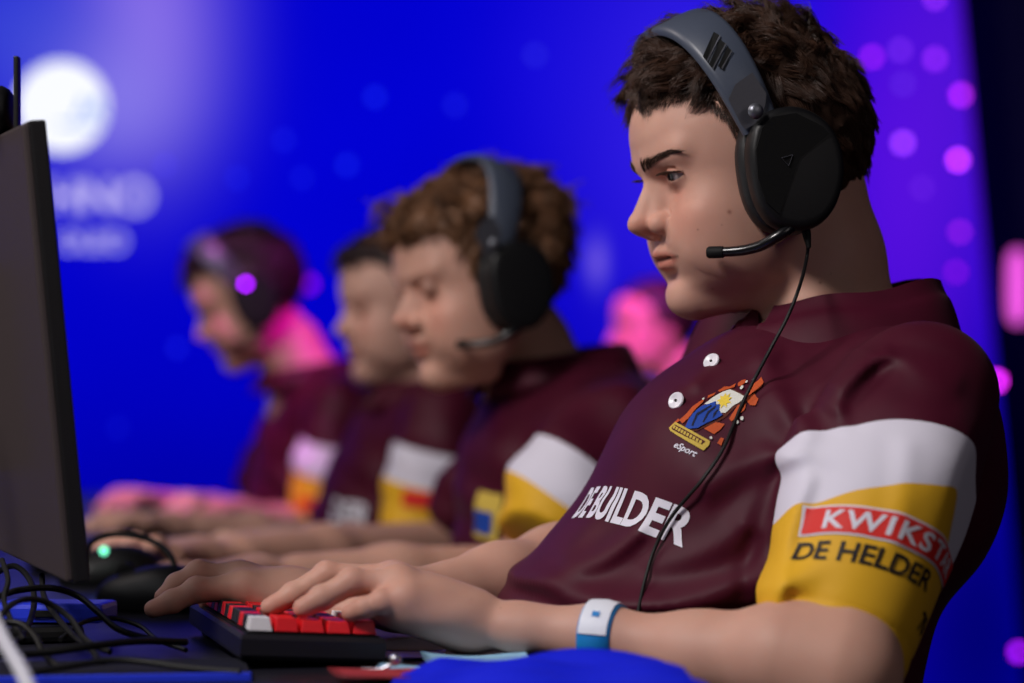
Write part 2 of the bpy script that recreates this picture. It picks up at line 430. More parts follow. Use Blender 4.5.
def head_colour(v):
    """tint of the skin, from head-local cm: lips, lids, cheeks, stubble-free jaw"""
    f, l, u = v[:, 0], v[:, 1], v[:, 2]
    c = np.ones((len(v), 3))
    def g(cf, cl, cu, rf, rl, ru, rgb, a=1):
        w = np.exp(-(((f-cf)/rf)**2+((np.abs(l)-cl)/rl)**2+((u-cu)/ru)**2))*a
        c[:] = c*(1-w[:, None])+np.array(rgb)*c*w[:, None]
    g(8.6, 4.5, -.8, 3, 2, 2, (1.05, .83, .80), .7)
    g(11.3, .4, -.5, 1.4, 1.2, 1.2, (1.05, .80, .74), .85)
    g(9.0, 3.4, 1.5, 1.6, 1.3, .75, (.86, .70, .68), .9)
    g(8.9, 1.9, 2.8, .8, .6, .8, (.85, .62, .58), .8)
    g(8.4, 3.4, 3.9, 1.2, 1.8, .8, (.86, .68, .64), .75)
    t = np.clip(np.abs(l)/2.85, 0, 1)
    top = -2.76-.66*t**2; mid = -3.58+.03*t**2; bot = -4.62+.95*t**2
    s1 = 1/(1+np.exp(-(top-u)*14)); s2 = 1/(1+np.exp(-(u-bot)*10)); on = s1*s2*(f > 8.4)*(np.abs(l) < 2.85)
    line = np.exp(-((u-mid)/.13)**2)*(np.abs(l) < 3.2)*(f > 8.3)
    c[:] = c*(1-on[:, None])+np.array((.88, .60, .58))*on[:, None]
    c[:] *= (1-.62*line)[:, None]
    return c

def sample(v, f, n, mask=None):
    tri = np.concatenate([f[:, [0, 1, 2]], f[:, [0, 2, 3]]])
    if mask is not None: tri = tri[mask[tri].all(1)]
    a, b, c = v[tri[:, 0]], v[tri[:, 1]], v[tri[:, 2]]
    nn = np.cross(b-a, c-a); ar = np.linalg.norm(nn, axis=1); nn = nn/(ar[:, None]+1e-12)
    i = RNG.choice(len(tri), n, p=ar/ar.sum()); r1 = np.sqrt(RNG.random(n)); r2 = RNG.random(n)
    p = a[i]*(1-r1)[:, None]+b[i]*(r1*(1-r2))[:, None]+c[i]*(r1*r2)[:, None]
    return p, nn[i]
def strands(P, N, D, L, rad, lift, curl, segs=6, twist=1.0, freq=1.0):
    """tapered three-sided strands; all arrays per strand"""
    n = len(P)
    T = D-N*(D*N).sum(1, keepdims=True); T /= np.linalg.norm(T, axis=1, keepdims=True)+1e-9
    B = np.cross(N, T); ph = RNG.random(n)*6.28; fr = freq*(.8+.5*RNG.random(n))
    vs = []; 
    for k in range(segs+1):
        t = k/segs
        arc = np.sin(t*math.pi*.75)
        c = P+T*(L*t)[:, None]+N*(lift*L*arc)[:, None]+B*(curl*L*np.sin(ph+fr*t*5.2)*t**.6)[:, None]+N*(curl*L*.8*np.cos(ph*1.3+fr*t*5.2)*t**.6)[:, None]
        r = np.full(n, rad*(1-.85*t**1.5))
        for q in range(3):
            w = 2.094*q; vs.append(c+B*(r*math.cos(w))[:, None]+N*(r*math.sin(w))[:, None])
    v = np.stack(vs, 1).reshape(-1, 3); m = (segs+1)*3
    base = []
    for k in range(segs):
        for q in range(3): base.append([k*3+q, k*3+(q+1) % 3, k*3+3+(q+1) % 3, k*3+3+q])
    f = (np.array(base)[None]+(np.arange(n)*m)[:, None, None]).reshape(-1, 4)
    return v, f

# ------------------------------------------------------------------ near player: head
HY = 1.92
HD = Head(at(763, 191.5, HY), .94, 15, 14)
NECK_W = [at(806, 205, 1.93), at(817, 262, 1.925), at(826, 335, 1.92), at(838, 400, 1.92)]
NECK_R = [.049, .0505, .056, .07]
def head_mesh(hd, h, detail, neck_w, neck_r, nose=1.0, low=-17):
    nl = [hd.loc(p) for p in neck_w]
    lo = [-10.8, -9, -9.8]; hi = [13.2, 9, 13.8]
    for p, r in zip(nl, neck_r):
        for i in range(3): lo[i] = min(lo[i], p[i]-r/hd.s*1.05); hi[i] = max(hi[i], p[i]+r/hd.s*1.05)
    lo[2] = max(lo[2], low)
    g = Grid(lo, hi, h)
    face_fields(g, detail, nose, (nl, [r/hd.s for r in neck_r]))
    v, f = g.mesh(); v = smooth(v, f, 2, .4)
    return v, f
hv, hf = head_mesh(HD, .115, True, NECK_W, NECK_R, low=-16)
hc = head_colour(hv)
# little moles on the cheek and neck
for (px, py, r) in ((730, 212, .17), (698, 229, .07), (713, 289, .08), (820, 283, .12), (722, 225, .05)):
    o_ = at(px, py, 1.86); d_ = nrm(o_-V(0, 0, CAMZ)); W_ = HD.w(hv)
    rel = W_-V(0, 0, CAMZ); tt = rel@d_; dist = np.linalg.norm(rel-tt[:, None]*d_, axis=1)
    near = dist < .012
    if near.any():
        i = np.where(near)[0][np.argmin(tt[near]+0)]; i = np.where(near & (tt < tt[near].min()+.02))[0][np.argmin(dist[near & (tt < tt[near].min()+.02)])]
        dd = np.linalg.norm(hv-hv[i], axis=1); w = np.exp(-(dd/r)**2)*.62
        hc *= (1-w[:, None]*np.array([.8, 1, 1]))
head_part = (HD.w(hv), hf)

# ------------------------------------------------------------------ arms and hands
def arm_mesh(h, pts, rs, wrist, mcps, fingers, thumb, extra=(), flatdir=(0, 0, 1), knuckle=.0015):
    allp = [p for p in pts]+[q for fg in fingers for q in fg[0]]+list(thumb[0])
    lo = np.min(allp, 0)-max(rs)-.01; hi = np.max(allp, 0)+max(rs)+.01
    g = Grid(lo, hi, h); fd = nrm(flatdir)
    g.chain(pts, rs, k=.02)
    g.cap(pts[-1], wrist[0], rs[-1], wrist[1], k=.012, flat=(fd, wrist[2]))
    for (p, r) in mcps: g.cap(wrist[0], p, wrist[1]*.72, r, k=.012)
    for i in range(len(mcps)-1): g.cap(mcps[i][0], mcps[i+1][0], mcps[i][1]*.95, mcps[i+1][1]*.95, k=.008)
    for e in extra: g.ell(e[0], e[1], k=.016)
    g.chain(thumb[0][:2], thumb[1][:2], k=.016)
    g.chain(thumb[0][1:], thumb[1][1:], k=.003)
    g2 = []
    for p, r in fingers:
        sub = Grid(lo, hi, h) if False else None
        # the finger's first bone melts into the palm, the rest only into itself
        q = p[0]+(p[1]-p[0])*.35
        g.cap(p[0], q, r[0], r[0]*.93, k=.006)
        g.chain([q]+list(p[1:]), [r[0]*.93]+list(r[1:]), k=.0028)
        for i in (1, 2):
            g.ell(p[i]+V(0, 0, .0006), (r[i]*1.06,)*3, k=.003)
    v, f = g.mesh(); return smooth(v, f, 2, .45), f
def F(*q): return [at(*p) for p in q]
# left (near) arm: elbow low on the right, wrist on the desk edge, hand on the keys
lf = [(F((392, 584, 1.715), (331, 576, 1.712), (296, 594, 1.706), (273, 606, 1.70)), (.0105, .0088, .0078, .0066)),
      (F((394, 581, 1.695), (327, 575, 1.692), (293, 595, 1.686), (270, 607, 1.68)), (.0108, .0090, .0080, .0068)),
      (F((398, 584, 1.675), (352, 582, 1.668), (322, 598, 1.664), (303, 608, 1.66)), (.0104, .0092, .0084, .0072)),
      (F((406, 598, 1.66), (382, 602, 1.655), (364, 608, 1.655), (350, 613, 1.658)), (.0095, .0080, .0070, .0062))]
lmc = [(p[0][0], p[1][0]*1.12) for p in lf]
lthumb = (F((436, 612, 1.72), (394, 612, 1.745), (358, 610, 1.75), (332, 610, 1.752)), (.016, .012, .0095, .0075))
left_arm = arm_mesh(.0016, F((888, 500, 1.70), (846, 600, 1.655), (834, 672, 1.61), (780, 658, 1.615), (700, 655, 1.64), (600, 637, 1.665), (520, 628, 1.68)),
                    [.036, .038, .041, .033, .0265, .0185, .0185], (at(468, 621, 1.688), .025, .76), lmc, lf, lthumb,
                    extra=[(at(428, 614, 1.675), (.034, .022, .014)), (at(412, 600, 1.69), (.03, .03, .014))])
rf = [(F((243, 588, 1.80), (197, 590, 1.79), (172, 602, 1.785), (153, 609, 1.78)), (.0108, .0092, .0082, .0068)),
      (F((240, 579, 1.82), (199, 573, 1.815), (177, 585, 1.81), (163, 597, 1.805)), (.0108, .0092, .0082, .0068)),
      (F((246, 580, 1.845), (209, 580, 1.845), (185, 592, 1.84), (174, 603, 1.835)), (.0104, .0088, .0078, .0066)),
      (F((258, 582, 1.865), (229, 584, 1.868), (213, 594, 1.866), (206, 604, 1.862)), (.0094, .0078, .0070, .0060))]
rmc = [(p[0][0], p[1][0]*1.12) for p in rf]
rthumb = (F((292, 594, 1.82), (270, 599, 1.825), (252, 602, 1.835), (232, 605, 1.84)), (.015, .0115, .009, .0073))
right_arm = arm_mesh(.0018, F((700, 470, 2.12), (640, 556, 2.09), (560, 573, 2.02), (500, 586, 1.96), (400, 600, 1.88), (345, 601, 1.84)),
                     [.048, .043, .038, .032, .021, .0195], (at(305, 602, 1.825), .024, .74), rmc, rf, rthumb,
                     extra=[(at(272, 597, 1.82), (.03, .028, .014))])
# inner torso so the body runs on under the jersey, down to the thighs
PSI = math.radians(20)
FD = V(-math.cos(PSI), -math.sin(PSI), 0); LD = V(math.sin(PSI), -math.cos(PSI), 0)
def core_mesh(pts, rs, lat, h=.012):
    lo = np.min(pts, 0)-.24; hi = np.max(pts, 0)+.24; g = Grid(lo, hi, h); g.chain(pts, rs, k=.03, flat=(lat, 1.35)); v, f = g.mesh(); return smooth(v, f), f
core = core_mesh(F((838, 400, 1.92), (815, 440, 1.91), (780, 520, 1.91), (730, 620, 1.91), (715, 700, 1.91)), [.07, .09, .105, .115, .11], LD)
bv, bf = join([head_part, left_arm, right_arm, core])
bcol = np.ones((len(bv), 3)); bcol[:len(hc)] = hc
# fingertips and knuckles a little redder
o1 = len(hc)
for fg, Y in ((lf, 0), (rf, 0)):
    for p, r in fg:
        for q, a in ((p[1], .25), (p[3], .3), (p[0], .15)):
            w = np.exp(-(np.linalg.norm(bv[o1:]-q, axis=1)/.011)**2)*a
            bcol[o1:] *= (1-w[:, None]*np.array([.05, .55, .55]))
P1 = mesh_obj('person', bv, bf, M['skin'], cols=bcol, loc=V(.17, 1.9, .66))
tag(P1, 'nearest young man in profile, dark wavy hair, maroon jersey, hands on red and black keyboard', 'person')

# eyes
def eyes(hd, parent):
    for s in (-1, 1):
        c = hd.w((7.78, s*3.15, 2.95)); g_ = hd.d(nrm(V(.985, -.02, -.06)))
        m = MB(); r = 1.24*hd.s
        prof = [(r*math.cos(a), r*math.sin(a)) for a in np.linspace(math.pi, .0, 24)]
        m.lathe(c, g_, prof, 32)
        o = m.build('eye', M['eyeball'], parent, loc=c, smoothed=True)
        m = MB(); prof = [(r*math.cos(a)+.0004, r*math.sin(a)) for a in np.linspace(.56, .0, 8)]
        m.lathe(c, g_, prof, 28); i = m.build('iris', M['iris'], o, smoothed=True)
        m = MB(); prof = [(r*math.cos(a)+.0006, r*math.sin(a)) for a in np.linspace(.25, .0, 6)]
        m.lathe(c, g_, prof, 24); m.build('pupil', M['pupil'], o, smoothed=True)
t = NT('eyeball'); M['eyeball'] = t.bsdf(t.mix(t.noise(300, 3), lin(205, 190, 185), lin(180, 160, 155)), .3, .4)
t = NT('iris'); M['iris'] = t.bsdf(t.mix(t.noise(900, 2), lin(58, 40, 30), lin(30, 22, 18)), .2, .4)
M['pupil'] = plain('pupil', (6, 6, 8), .1, .5, nscale=100)
eyes(HD, P1)

# eyebrows and lashes as short hairs lying on the skin
def project_local(bvh, p, d):
    h = bvh.ray_cast(Vector(p), Vector(d)); return (np.array(h[0]), np.array(h[1])) if h[0] is not None else (None, None)
head_bvh = BVHTree.FromPolygons([Vector(x) for x in hv], [tuple(int(i) for i in q) for q in hf])
def brow(s):
    P, N, D, L = [], [], [], []
    cl = spline([(0, .95, 4.2), (0, 2.2, 4.35), (0, 3.5, 4.7), (0, 4.6, 4.85), (0, 5.25, 4.7)], 10)
    for i in range(330):
        t = RNG.random()**1.15; q = cl[int(t*(len(cl)-1))]; w = (.46*(1-t)**.8+.09)
        off = (RNG.random()*2-1)*w*.75
        p, n = project_local(head_bvh, (14, s*(q[1]+.1*(RNG.random()-.5)), q[2]+off), (-1, 0, 0))
        if p is None: continue
        P.append(p+n*.02); N.append(n); L.append(.55+.35*RNG.random())
        D.append(nrm(V(-.3, s*(.35+1.0*t), .95*(1-t)-.15-off*.6+.15*(RNG.random()-.5))))
    v, f = strands(np.array(P), np.array(N), np.array(D), np.array(L), .021, .10, .05, 4)
    mesh_obj('eyebrow', HD.w(v), f, M['brow'], P1)
def lashes(s):
    c = np.array([7.78, s*3.15, 2.95]); ax = nrm(V(.93, s*.36, -.03)); hz = nrm(np.cross(ax, V(0, 0, 1)))*(-s); vt = np.cross(hz, ax); vt = vt if vt[2] > 0 else -vt
    P, N, D, L = [], [], [], []
    for i in range(90):
        h = (RNG.random()*2-1)*1.2; q = max(1-(h/1.28)**2, 0); v_ = .02-.05*h+.30*q**.75
        dd = math.sqrt(max(1.36**2-h*h-v_*v_, .01)); p = c+hz*h+vt*v_+ax*dd
        P.append(p); N.append(vt); D.append(nrm(ax+hz*h*.45-vt*.15)); L.append(.72+.25*RNG.random())
    v, f = strands(np.array(P), np.array(N), np.array(D), np.array(L), .03, .25, .0, 4)
    mesh_obj('eyelashes', HD.w(v), f, M['brow'], P1)
for s in (-1, 1): brow(s); lashes(s)

# ------------------------------------------------------------------ hair
HLF = [-13, -9, -7, -5, -2.5, 0, 2.0, 2.9, 3.45, 3.9, 5.2, 6.6, 8.4, 9.8, 13]
HLU = [-4.3, -3.9, -3.3, -2.6, -.5, 1.2, 1.4, 2.4, 4.2, 6.6, 8.9, 9.9, 9.9, 9.1, 8.8]
def hair_cap(h, ells, hl=(HLF, HLU), pad=0.0, lump=0.0, lfreq=1.0, seed=1):
    g = Grid((-14, -11, -5), (14, 11, 18), h)
    for c, r in ells: g.ell(c, r, k=1.2, m=1.5)
    X, Y, Z = np.meshgrid(*g.ax, indexing='ij', sparse=True)
    if lump:
        q = lfreq
        n = np.sin(X*1.9*q+np.sin(Y*1.3*q+seed)*1.3)*np.sin(Y*2.1*q+np.sin(Z*1.7*q)*1.2+1)*np.sin(Z*2.0*q+np.sin(X*1.5*q)*1.4+2)
        g.F = g.F+lump*n.astype(np.float32)
    hlv = interp(g.ax[0], *hl)[:, None, None]
    cut = (hlv-.05*np.abs(Y)*0-Z)*.8
    k = .5; hh = np.maximum(k-np.abs(g.F-cut), 0)/k
    g.F = (np.maximum(g.F, cut)+hh*hh*k*.25).astype(np.float32)
    v, f = g.mesh(); return smooth(v, f, 2), f
cv, cf = hair_cap(.28, [((-.6, 0, 5.0), (10.2, 8.3, 9.1)), ((.4, 0, 9.6), (8.4, 6.8, 5.0)), ((5.5, 0, 10.3), (2.9, 5.2, 2.0))], hl=(HLF, [q-.35 for q in HLU]), lump=.3)
def nearest(P, G):
    out = np.zeros(len(P), int)
    for i in range(0, len(P), 2000):
        out[i:i+2000] = ((P[i:i+2000, None]-G[None])**2).sum(2).argmin(1)
    return out
def tufted(v, f, n, ng, topu, side_dir, top_fn, Ls, Lt, rad, clump, lift, curl, hlf, hlu):
    """strands gathered into wavy locks: every strand leans on the nearest guide"""
    P, N = sample(v, f, n); hl = np.interp(P[:, 0], hlf, hlu); k = (P[:, 2] > hl-.4) & (N[:, 2] > -.85)
    P, N = P[k], N[k]; gi = RNG.choice(len(P), ng, replace=False); G, GN = P[gi], N[gi]; w = nearest(P, G)
    gt = 1/(1+np.exp(-(G[:, 2]-topu)*1.3)); gd = np.zeros((ng, 3))
    gd = side_dir(G)*(1-gt)[:, None]+top_fn(G)*gt[:, None]+RNG.normal(size=(ng, 3))*(.10+.34*gt)[:, None]
    gd = gd-GN*(gd*GN).sum(1, keepdims=True); gd /= np.linalg.norm(gd, axis=1, keepdims=True)+1e-9
    gL = (Ls+(Lt-Ls)*gt)*(.75+.5*RNG.random(ng)); ghl = np.interp(G[:, 0], hlf, hlu)
    gL = gL*np.where(G[:, 0] < 3.6, np.clip((G[:, 2]-ghl)/3.5, .4, 1), 1)
    gph = RNG.random(ng)*6.28; top = gt[w]; D = gd[w]; L = gL[w]*(.8+.35*RNG.random(len(P)))
    segs = 7; vs = []; B = np.cross(N, D); B /= np.linalg.norm(B, axis=1, keepdims=True)+1e-9; GB = B
    off = P-G[w]; pr = RNG.random(len(P)); jit = RNG.normal(size=(len(P), 3))*.06
    for s_ in range(segs+1):
        t = s_/segs
        guide = G[w]+D*(L*t)[:, None]+GN[w]*((lift[0]+lift[1]*top)*L*math.sin(t*2.6))[:, None]
        c = guide+off*(1-clump*t**1.2)+jit*t*L[:, None]
        amp = (curl[0]+curl[1]*top)*L*t**.7
        c = c+GB*(amp*np.sin(gph[w]+t*4.6))[:, None]+GN[w]*(amp*.7*np.cos(gph[w]*1.7+t*4.6))[:, None]
        r = rad*(1-.8*t**1.6)
        for q in range(3):
            a = 2.094*q; vs.append(c+GB*(r*math.cos(a))+N*(r*math.sin(a)))
    v_ = np.stack(vs, 1).reshape(-1, 3); m = (segs+1)*3
    base = np.array([[k*3+q, k*3+(q+1) % 3, k*3+3+(q+1) % 3, k*3+3+q] for k in range(segs) for q in range(3)])
    return v_, (base[None]+(np.arange(len(P))*m)[:, None, None]).reshape(-1, 4)
def side1(G):
    n = len(G); fr = np.clip((G[:, 0]-2)/4, 0, 1)
    return np.stack([-.45+.95*fr, np.zeros(n), -1.0+.15*fr], 1)
def top1(G):
    n = len(G); return np.stack([.75+.2*np.sin(G[:, 1]*1.3), -.35+.5*np.sin(G[:, 0]*.8+G[:, 1]*.5), -.1-.35*np.clip((G[:, 0]-5)/4, 0, 1)], 1)
sv, sf = tufted(cv, cf, 19000, 620, 9.6, side1, top1, 1.3, 2.9, .034, .62, (.05, .30), (.02, .15), HLF, HLU)
# wispy short hairs that soften the hairline at temple and forehead
def wisps():
    P, N, D, L = [], [], [], []
    for i in range(2300):
        if i % 3:
            f_ = 3.2+6.0*RNG.random(); u_ = np.interp(f_, HLF, HLU)-.1-1.0*RNG.random()**1.6
        else:
            u_ = .9+6.5*RNG.random(); f_ = np.interp(u_, [.9, 2.4, 4.2, 6.6, 8.9], [1.8, 2.7, 3.3, 3.8, 5.2])+.7*RNG.random()**1.6
        s = -1 if i % 2 else 1
        o = V(f_, s*14, u_) 
        p, n_ = project_local(head_bvh, o, (0, -s, 0))
        if p is None: continue
        P.append(p); N.append(n_); D.append(nrm(V(.35 if f_ > 4.5 else -.1, 0, -1)+RNG.normal(size=3)*.28)); L.append(.5+.6*RNG.random())
    return strands(np.array(P), np.array(N), np.array(D), np.array(L), .024, .18, .04, 4)
wv, wf = wisps()
jv, jf = join([(cv*1.0-0, cf), (sv, sf), (wv, wf)])
hair = mesh_obj('hair', HD.w(jv), jf, [M['hair_dark'], M['hair_root']], P1)
hair.data.polygons.foreach_set('material_index', (np.arange(len(hair.data.polygons)) < len(cf)).astype(np.int32))

# ------------------------------------------------------------------ jersey of the near player
def lofted(secs, FDv, LDv, zs_clip):
    """torso as stacked super-ellipses: secs = [(centre, half_forward, half_lateral)] sorted by height"""
    zs = [q[0][2] for q in secs]; cx = [q[0][0] for q in secs]; cy = [q[0][1] for q in secs]; A = [q[1] for q in secs]; B = [q[2] for q in secs]
    def fn(x, y, z):
        zz = z.ravel(); c0 = interp(zz, zs, cx)[None, None]; c1 = interp(zz, zs, cy)[None, None]; a = interp(zz, zs, A)[None, None]; b = interp(zz, zs, B)[None, None]
        dx = x-c0; dy = y-c1; p = dx*FDv[0]+dy*FDv[1]; q = dx*LDv[0]+dy*LDv[1]
        r = np.sqrt(p*p+q*q); e = (np.abs(p/a)**2.2+np.abs(q/b)**2.2)**(1/2.2)+1e-6
        d = r*(1-1/e)*.8; dz = np.maximum(zs_clip[0]-z, z-zs_clip[1])
        return np.where(dz > 0, np.sqrt(np.maximum(d, 0)**2+dz*dz), np.maximum(d, dz)).astype(np.float32)
    return fn
def sec(xl, xr, y, Y, b, psi):
    half = (xr-xl)/2/FPX*Y; c, s = math.cos(psi), math.sin(psi)
    a = math.sqrt(max(half**2-(b*s)**2, .0004))/c
    return (at((xl+xr)/2, y, Y), a, b)
SECS = [sec(520, 900, 760, 1.90, .175, PSI), sec(498, 915, 660, 1.90, .175, PSI), sec(500, 935, 600, 1.90, .175, PSI), sec(536, 966, 555, 1.90, .175, PSI),
        sec(582, 980, 500, 1.90, .175, PSI), sec(616, 972, 450, 1.90, .175, PSI), sec(645, 960, 400, 1.90, .165, PSI),
        sec(684, 945, 362, 1.90, .105, PSI), sec(712, 930, 340, 1.90, .074, PSI), sec(740, 905, 326, 1.90, .055, PSI)]
ARM = [at(924, 396, 1.73), at(886, 480, 1.69), at(835, 640, 1.64)]
ARM_R = [.053, .068, .053]
AX = nrm(ARM[2]-ARM[0]); E0 = nrm(V(0, -1, 0)+AX*AX[1]); E1 = np.cross(AX, E0); E1 = E1 if E1[0] > 0 else -E1
g = Grid(at(470, 700, 1.9)-V(.04, .37, .0), at(1040, 285, 1.9)+V(.0, .26, 0), .0024)
g.add(lofted(SECS[::-1][::-1], FD, LD, (SECS[0][0][2], SECS[-1][0][2])), g.lo+.001, g.lo+(g.n-1)*g.h, 0)
# trapezius, upper back and both shoulders
SHR = 2*at(838, 372, 1.90)-at(924, 398, 1.73)
g.cap(at(860, 404, 1.87), at(918, 400, 1.75), .048, .053, k=.035)
g.cap(at(820, 392, 1.93), SHR, .045, .053, k=.045)
g.ell(at(902, 455, 1.86), (.063, .09, .085), k=.05)
g.ell(at(690, 470, 1.86), (.05, .11, .06), k=.05)            # chest
torsoF = g.F.copy()
g2 = g.like()
g2.cap(ARM[0], ARM[1], ARM_R[0], ARM_R[1]); g2.cap(ARM[1], ARM[2], ARM_R[1], ARM_R[2], k=.02)
X, Y_, Z_ = [q for q in np.meshgrid(*g2.ax, indexing='ij', sparse=True)]
def proj(pt, d): return (X-pt[0])*d[0]+(Y_-pt[1])*d[1]+(Z_-pt[2])*d[2]
# the sleeve's sharp pressed fold: a flat facet towards its back
NF = nrm(E1*.86+E0*.38); pf = ARM[1]+NF*(ARM_R[1]*.85)
cutf = proj(pf, NF).astype(np.float32); k_ = .006; a_ = g2.F; hh = np.maximum(k_-np.abs(a_-cutf), 0)/k_
NF0 = nrm(-E1*.55+E0*.84); pf0 = ARM[1]+NF0*(ARM_R[1]*.93)
g2.F = np.maximum(a_, cutf)+hh*hh*k_*.25
cf0 = proj(pf0, NF0).astype(np.float32); k_ = .02; a_ = g2.F; hh = np.maximum(k_-np.abs(a_-cf0), 0)/k_
g2.F = np.maximum(a_, cf0)+hh*hh*k_*.25
# hem: plane tilted as in a hanging sleeve, hollow inside
HEM = at(835, 652, 1.62); HN = nrm(AX+E1*.05)
hemd = proj(HEM, HN).astype(np.float32)
sleeveF = np.maximum(g2.F, hemd)
g3 = g.like(); g3.cap(ARM[0]+AX*.16, ARM[2]+AX*.05, ARM_R[1]*.72, ARM_R[2]*.74)
sleeveF = np.maximum(sleeveF, -np.maximum(g3.F, -proj(HEM-AX*.05, HN).astype(np.float32)))
del g3
# right (far) sleeve
g.cap(SHR, at(640, 545, 2.09), .056, .058, k=.03)
torsoF = g.F
k_ = .012; hh = np.maximum(k_-np.abs(torsoF-sleeveF), 0)/k_
Ff = np.minimum(torsoF, sleeveF)-hh*hh*k_*.25
# creases: soft ridges and valleys pressed into the cloth, given by their run across the garment
def crease(a, b, amp, w, Y=1.75, bend=0.0):
    amp = amp*1.3
    A = at(*a, Y); B = at(*b, Y); ax_, az_ = A[0], A[2]; bx, bz = B[0]-A[0], B[2]-A[2]; L2 = bx*bx+bz*bz; L = math.sqrt(L2)
    x = X[:, 0, 0][:, None]; z = Z_[0, 0, :][None, :]
    t = ((x-ax_)*bx+(z-az_)*bz)/L2; side = ((x-ax_)*bz-(z-az_)*bx)/L+bend*L*4*t*(1-t)
    fall = np.exp(-np.maximum(np.abs(t-.5)-.42, 0)**2/.012)
    wv = np.exp(-(side/w)**2)-.45*np.exp(-((side-1.7*w)/w)**2)
    global Ff
    front = (Y_ < 1.97)
    Ff = Ff-(amp*fall*wv)[:, None, :]*front
for c_ in [((818, 412), (866, 352), .0035, .008, 1.74, .06), ((798, 470), (758, 598), .004, .007, 1.72, -.04), 
           ((786, 440), (764, 350), .003, .009, 1.80, .05), ((505, 582), (640, 524), .005, .009, 1.80, -.10), ((545, 592), (780, 562), .006, .010, 1.76, -.08),
           ((600, 606), (765, 594), .004, .008, 1.76, -.04), ((640, 560), (740, 520), .002, .010, 1.80, -.08), ((700, 490), (790, 446), .003, .010, 1.76, .05),
           ((690, 388), (780, 352), .0025, .008, 1.82, .05), ((668, 400), (720, 352), .0015, .006, 1.84, 0), 
           ((900, 440), (880, 545), .0012, .008, 1.66, .03), ((872, 350), (945, 386), .0016, .011, 1.74, -.06), ((748, 530), (776, 450), .0025, .012, 1.76, 0),
           ((820, 390), (880, 352), .0025, .008, 1.74, .04), ((560, 560), (610, 500), .002, .010, 1.8, 0)]:
    crease(*c_)
# stitched hem line of the sleeve
Ff = Ff+.0012*np.exp(-((hemd+.018)/.0016)**2)*(g2.F < .01)
g.F = Ff.astype(np.float32)
# open the neck
g.ell(at(838, 296, 1.90), (.080, .078, .052), k=.01, sub=True)
jvv, jff = g.mesh(); jvv = smooth(jvv, jff, 2, .45)
def trilin(Fa, P):
    q = (P-g.lo)/g.h; i = np.clip(np.floor(q).astype(int), 0, g.n-2); t = q-i; out = 0
    for a in (0, 1):
        for b in (0, 1):
            for c in (0, 1):
                w = (t[:, 0] if a else 1-t[:, 0])*(t[:, 1] if b else 1-t[:, 1])*(t[:, 2] if c else 1-t[:, 2])
                out = out+w*Fa[i[:, 0]+a, i[:, 1]+b, i[:, 2]+c]
    return out
q_arm = trilin(torsoF, jvv)-trilin(g2.F, jvv)
rel = jvv-ARM[0]; tA = rel@AX; al = np.degrees(np.arctan2(rel@E1, rel@E0))
PXM = 1/1440.0
def wrap(al, xs, ys):
    xs = [x-360 for x in xs]+list(xs)+[x+360 for x in xs]; return interp(al, xs, list(ys)*3)
W1 = wrap(al, [-150, -90, -50, -16, 35, 66, 95, 150], [108, 106, 62, 30, 22, 48, 72, 92])*PXM*1.12+.036*np.cos(np.radians(al))+.006
W2 = wrap(al, [-150, -90, -50, -25, 15, 28, 50, 75, 150], [166, 172, 134, 106, 76, 72, 116, 146, 158])*PXM*1.12+.034*np.cos(np.radians(al))+.008
del g2, sleeveF, hemd, Ff
jersey = mesh_obj('jersey', jvv, jff, M['jersey'], P1, attrs={'q_arm': q_arm, 'q_white': tA-W1, 'q_yellow': tA-W2})
jb = BVHTree.FromPolygons([Vector(x) for x in jvv], [tuple(int(i) for i in q) for q in jff])

# collar: a fold-over leaf around the neck, open at the throat
def collar():
    C0 = at(842, 305, 1.90); n = 64; vs = []; rows = []
    prof = [(-.006, .010), (0, 0), (.0035, -.001), (.009, -.010), (.014, -.022), (.018, -.033), (.0155, -.034), (.011, -.022), (.006, -.012), (-.008, -.030)]
    for i in range(n+1):
        th = math.radians(14+(346-14)*i/n)                       # 0 = throat, 90 = wearer's left
        df, dl = math.cos(th), math.sin(th)
        base = C0+FD*(df*.078)+LD*(dl*.070)
        lift = .0115*(-df)-.002+.004*math.sin(th*2)*0
        fl = math.exp(-(min(th, 2*math.pi-th)/.5)**2)
        back = max(-df, 0)**1.5
        for (o, h) in prof:
            vs.append(base+(FD*df+LD*dl)*(o*1.6*(1-.62*back)+.006*back)+V(0, 0, lift+h*(1.22+.1*fl)-.002*math.sin(th*5)))
    m = len(prof); fs = []
    for i in range(n):
        for k in range(m-1): fs.append([i*m+k, i*m+k+1, (i+1)*m+k+1, (i+1)*m+k])
    fs += [list(range(m)), [n*m+k for k in range(m)][::-1]]
    o = mesh_obj('collar', vs, fs, M['collar'], jersey, smoothed=True)
    sub = o.modifiers.new('s', 'SUBSURF'); sub.levels = 2; sub.render_levels = 2
collar()

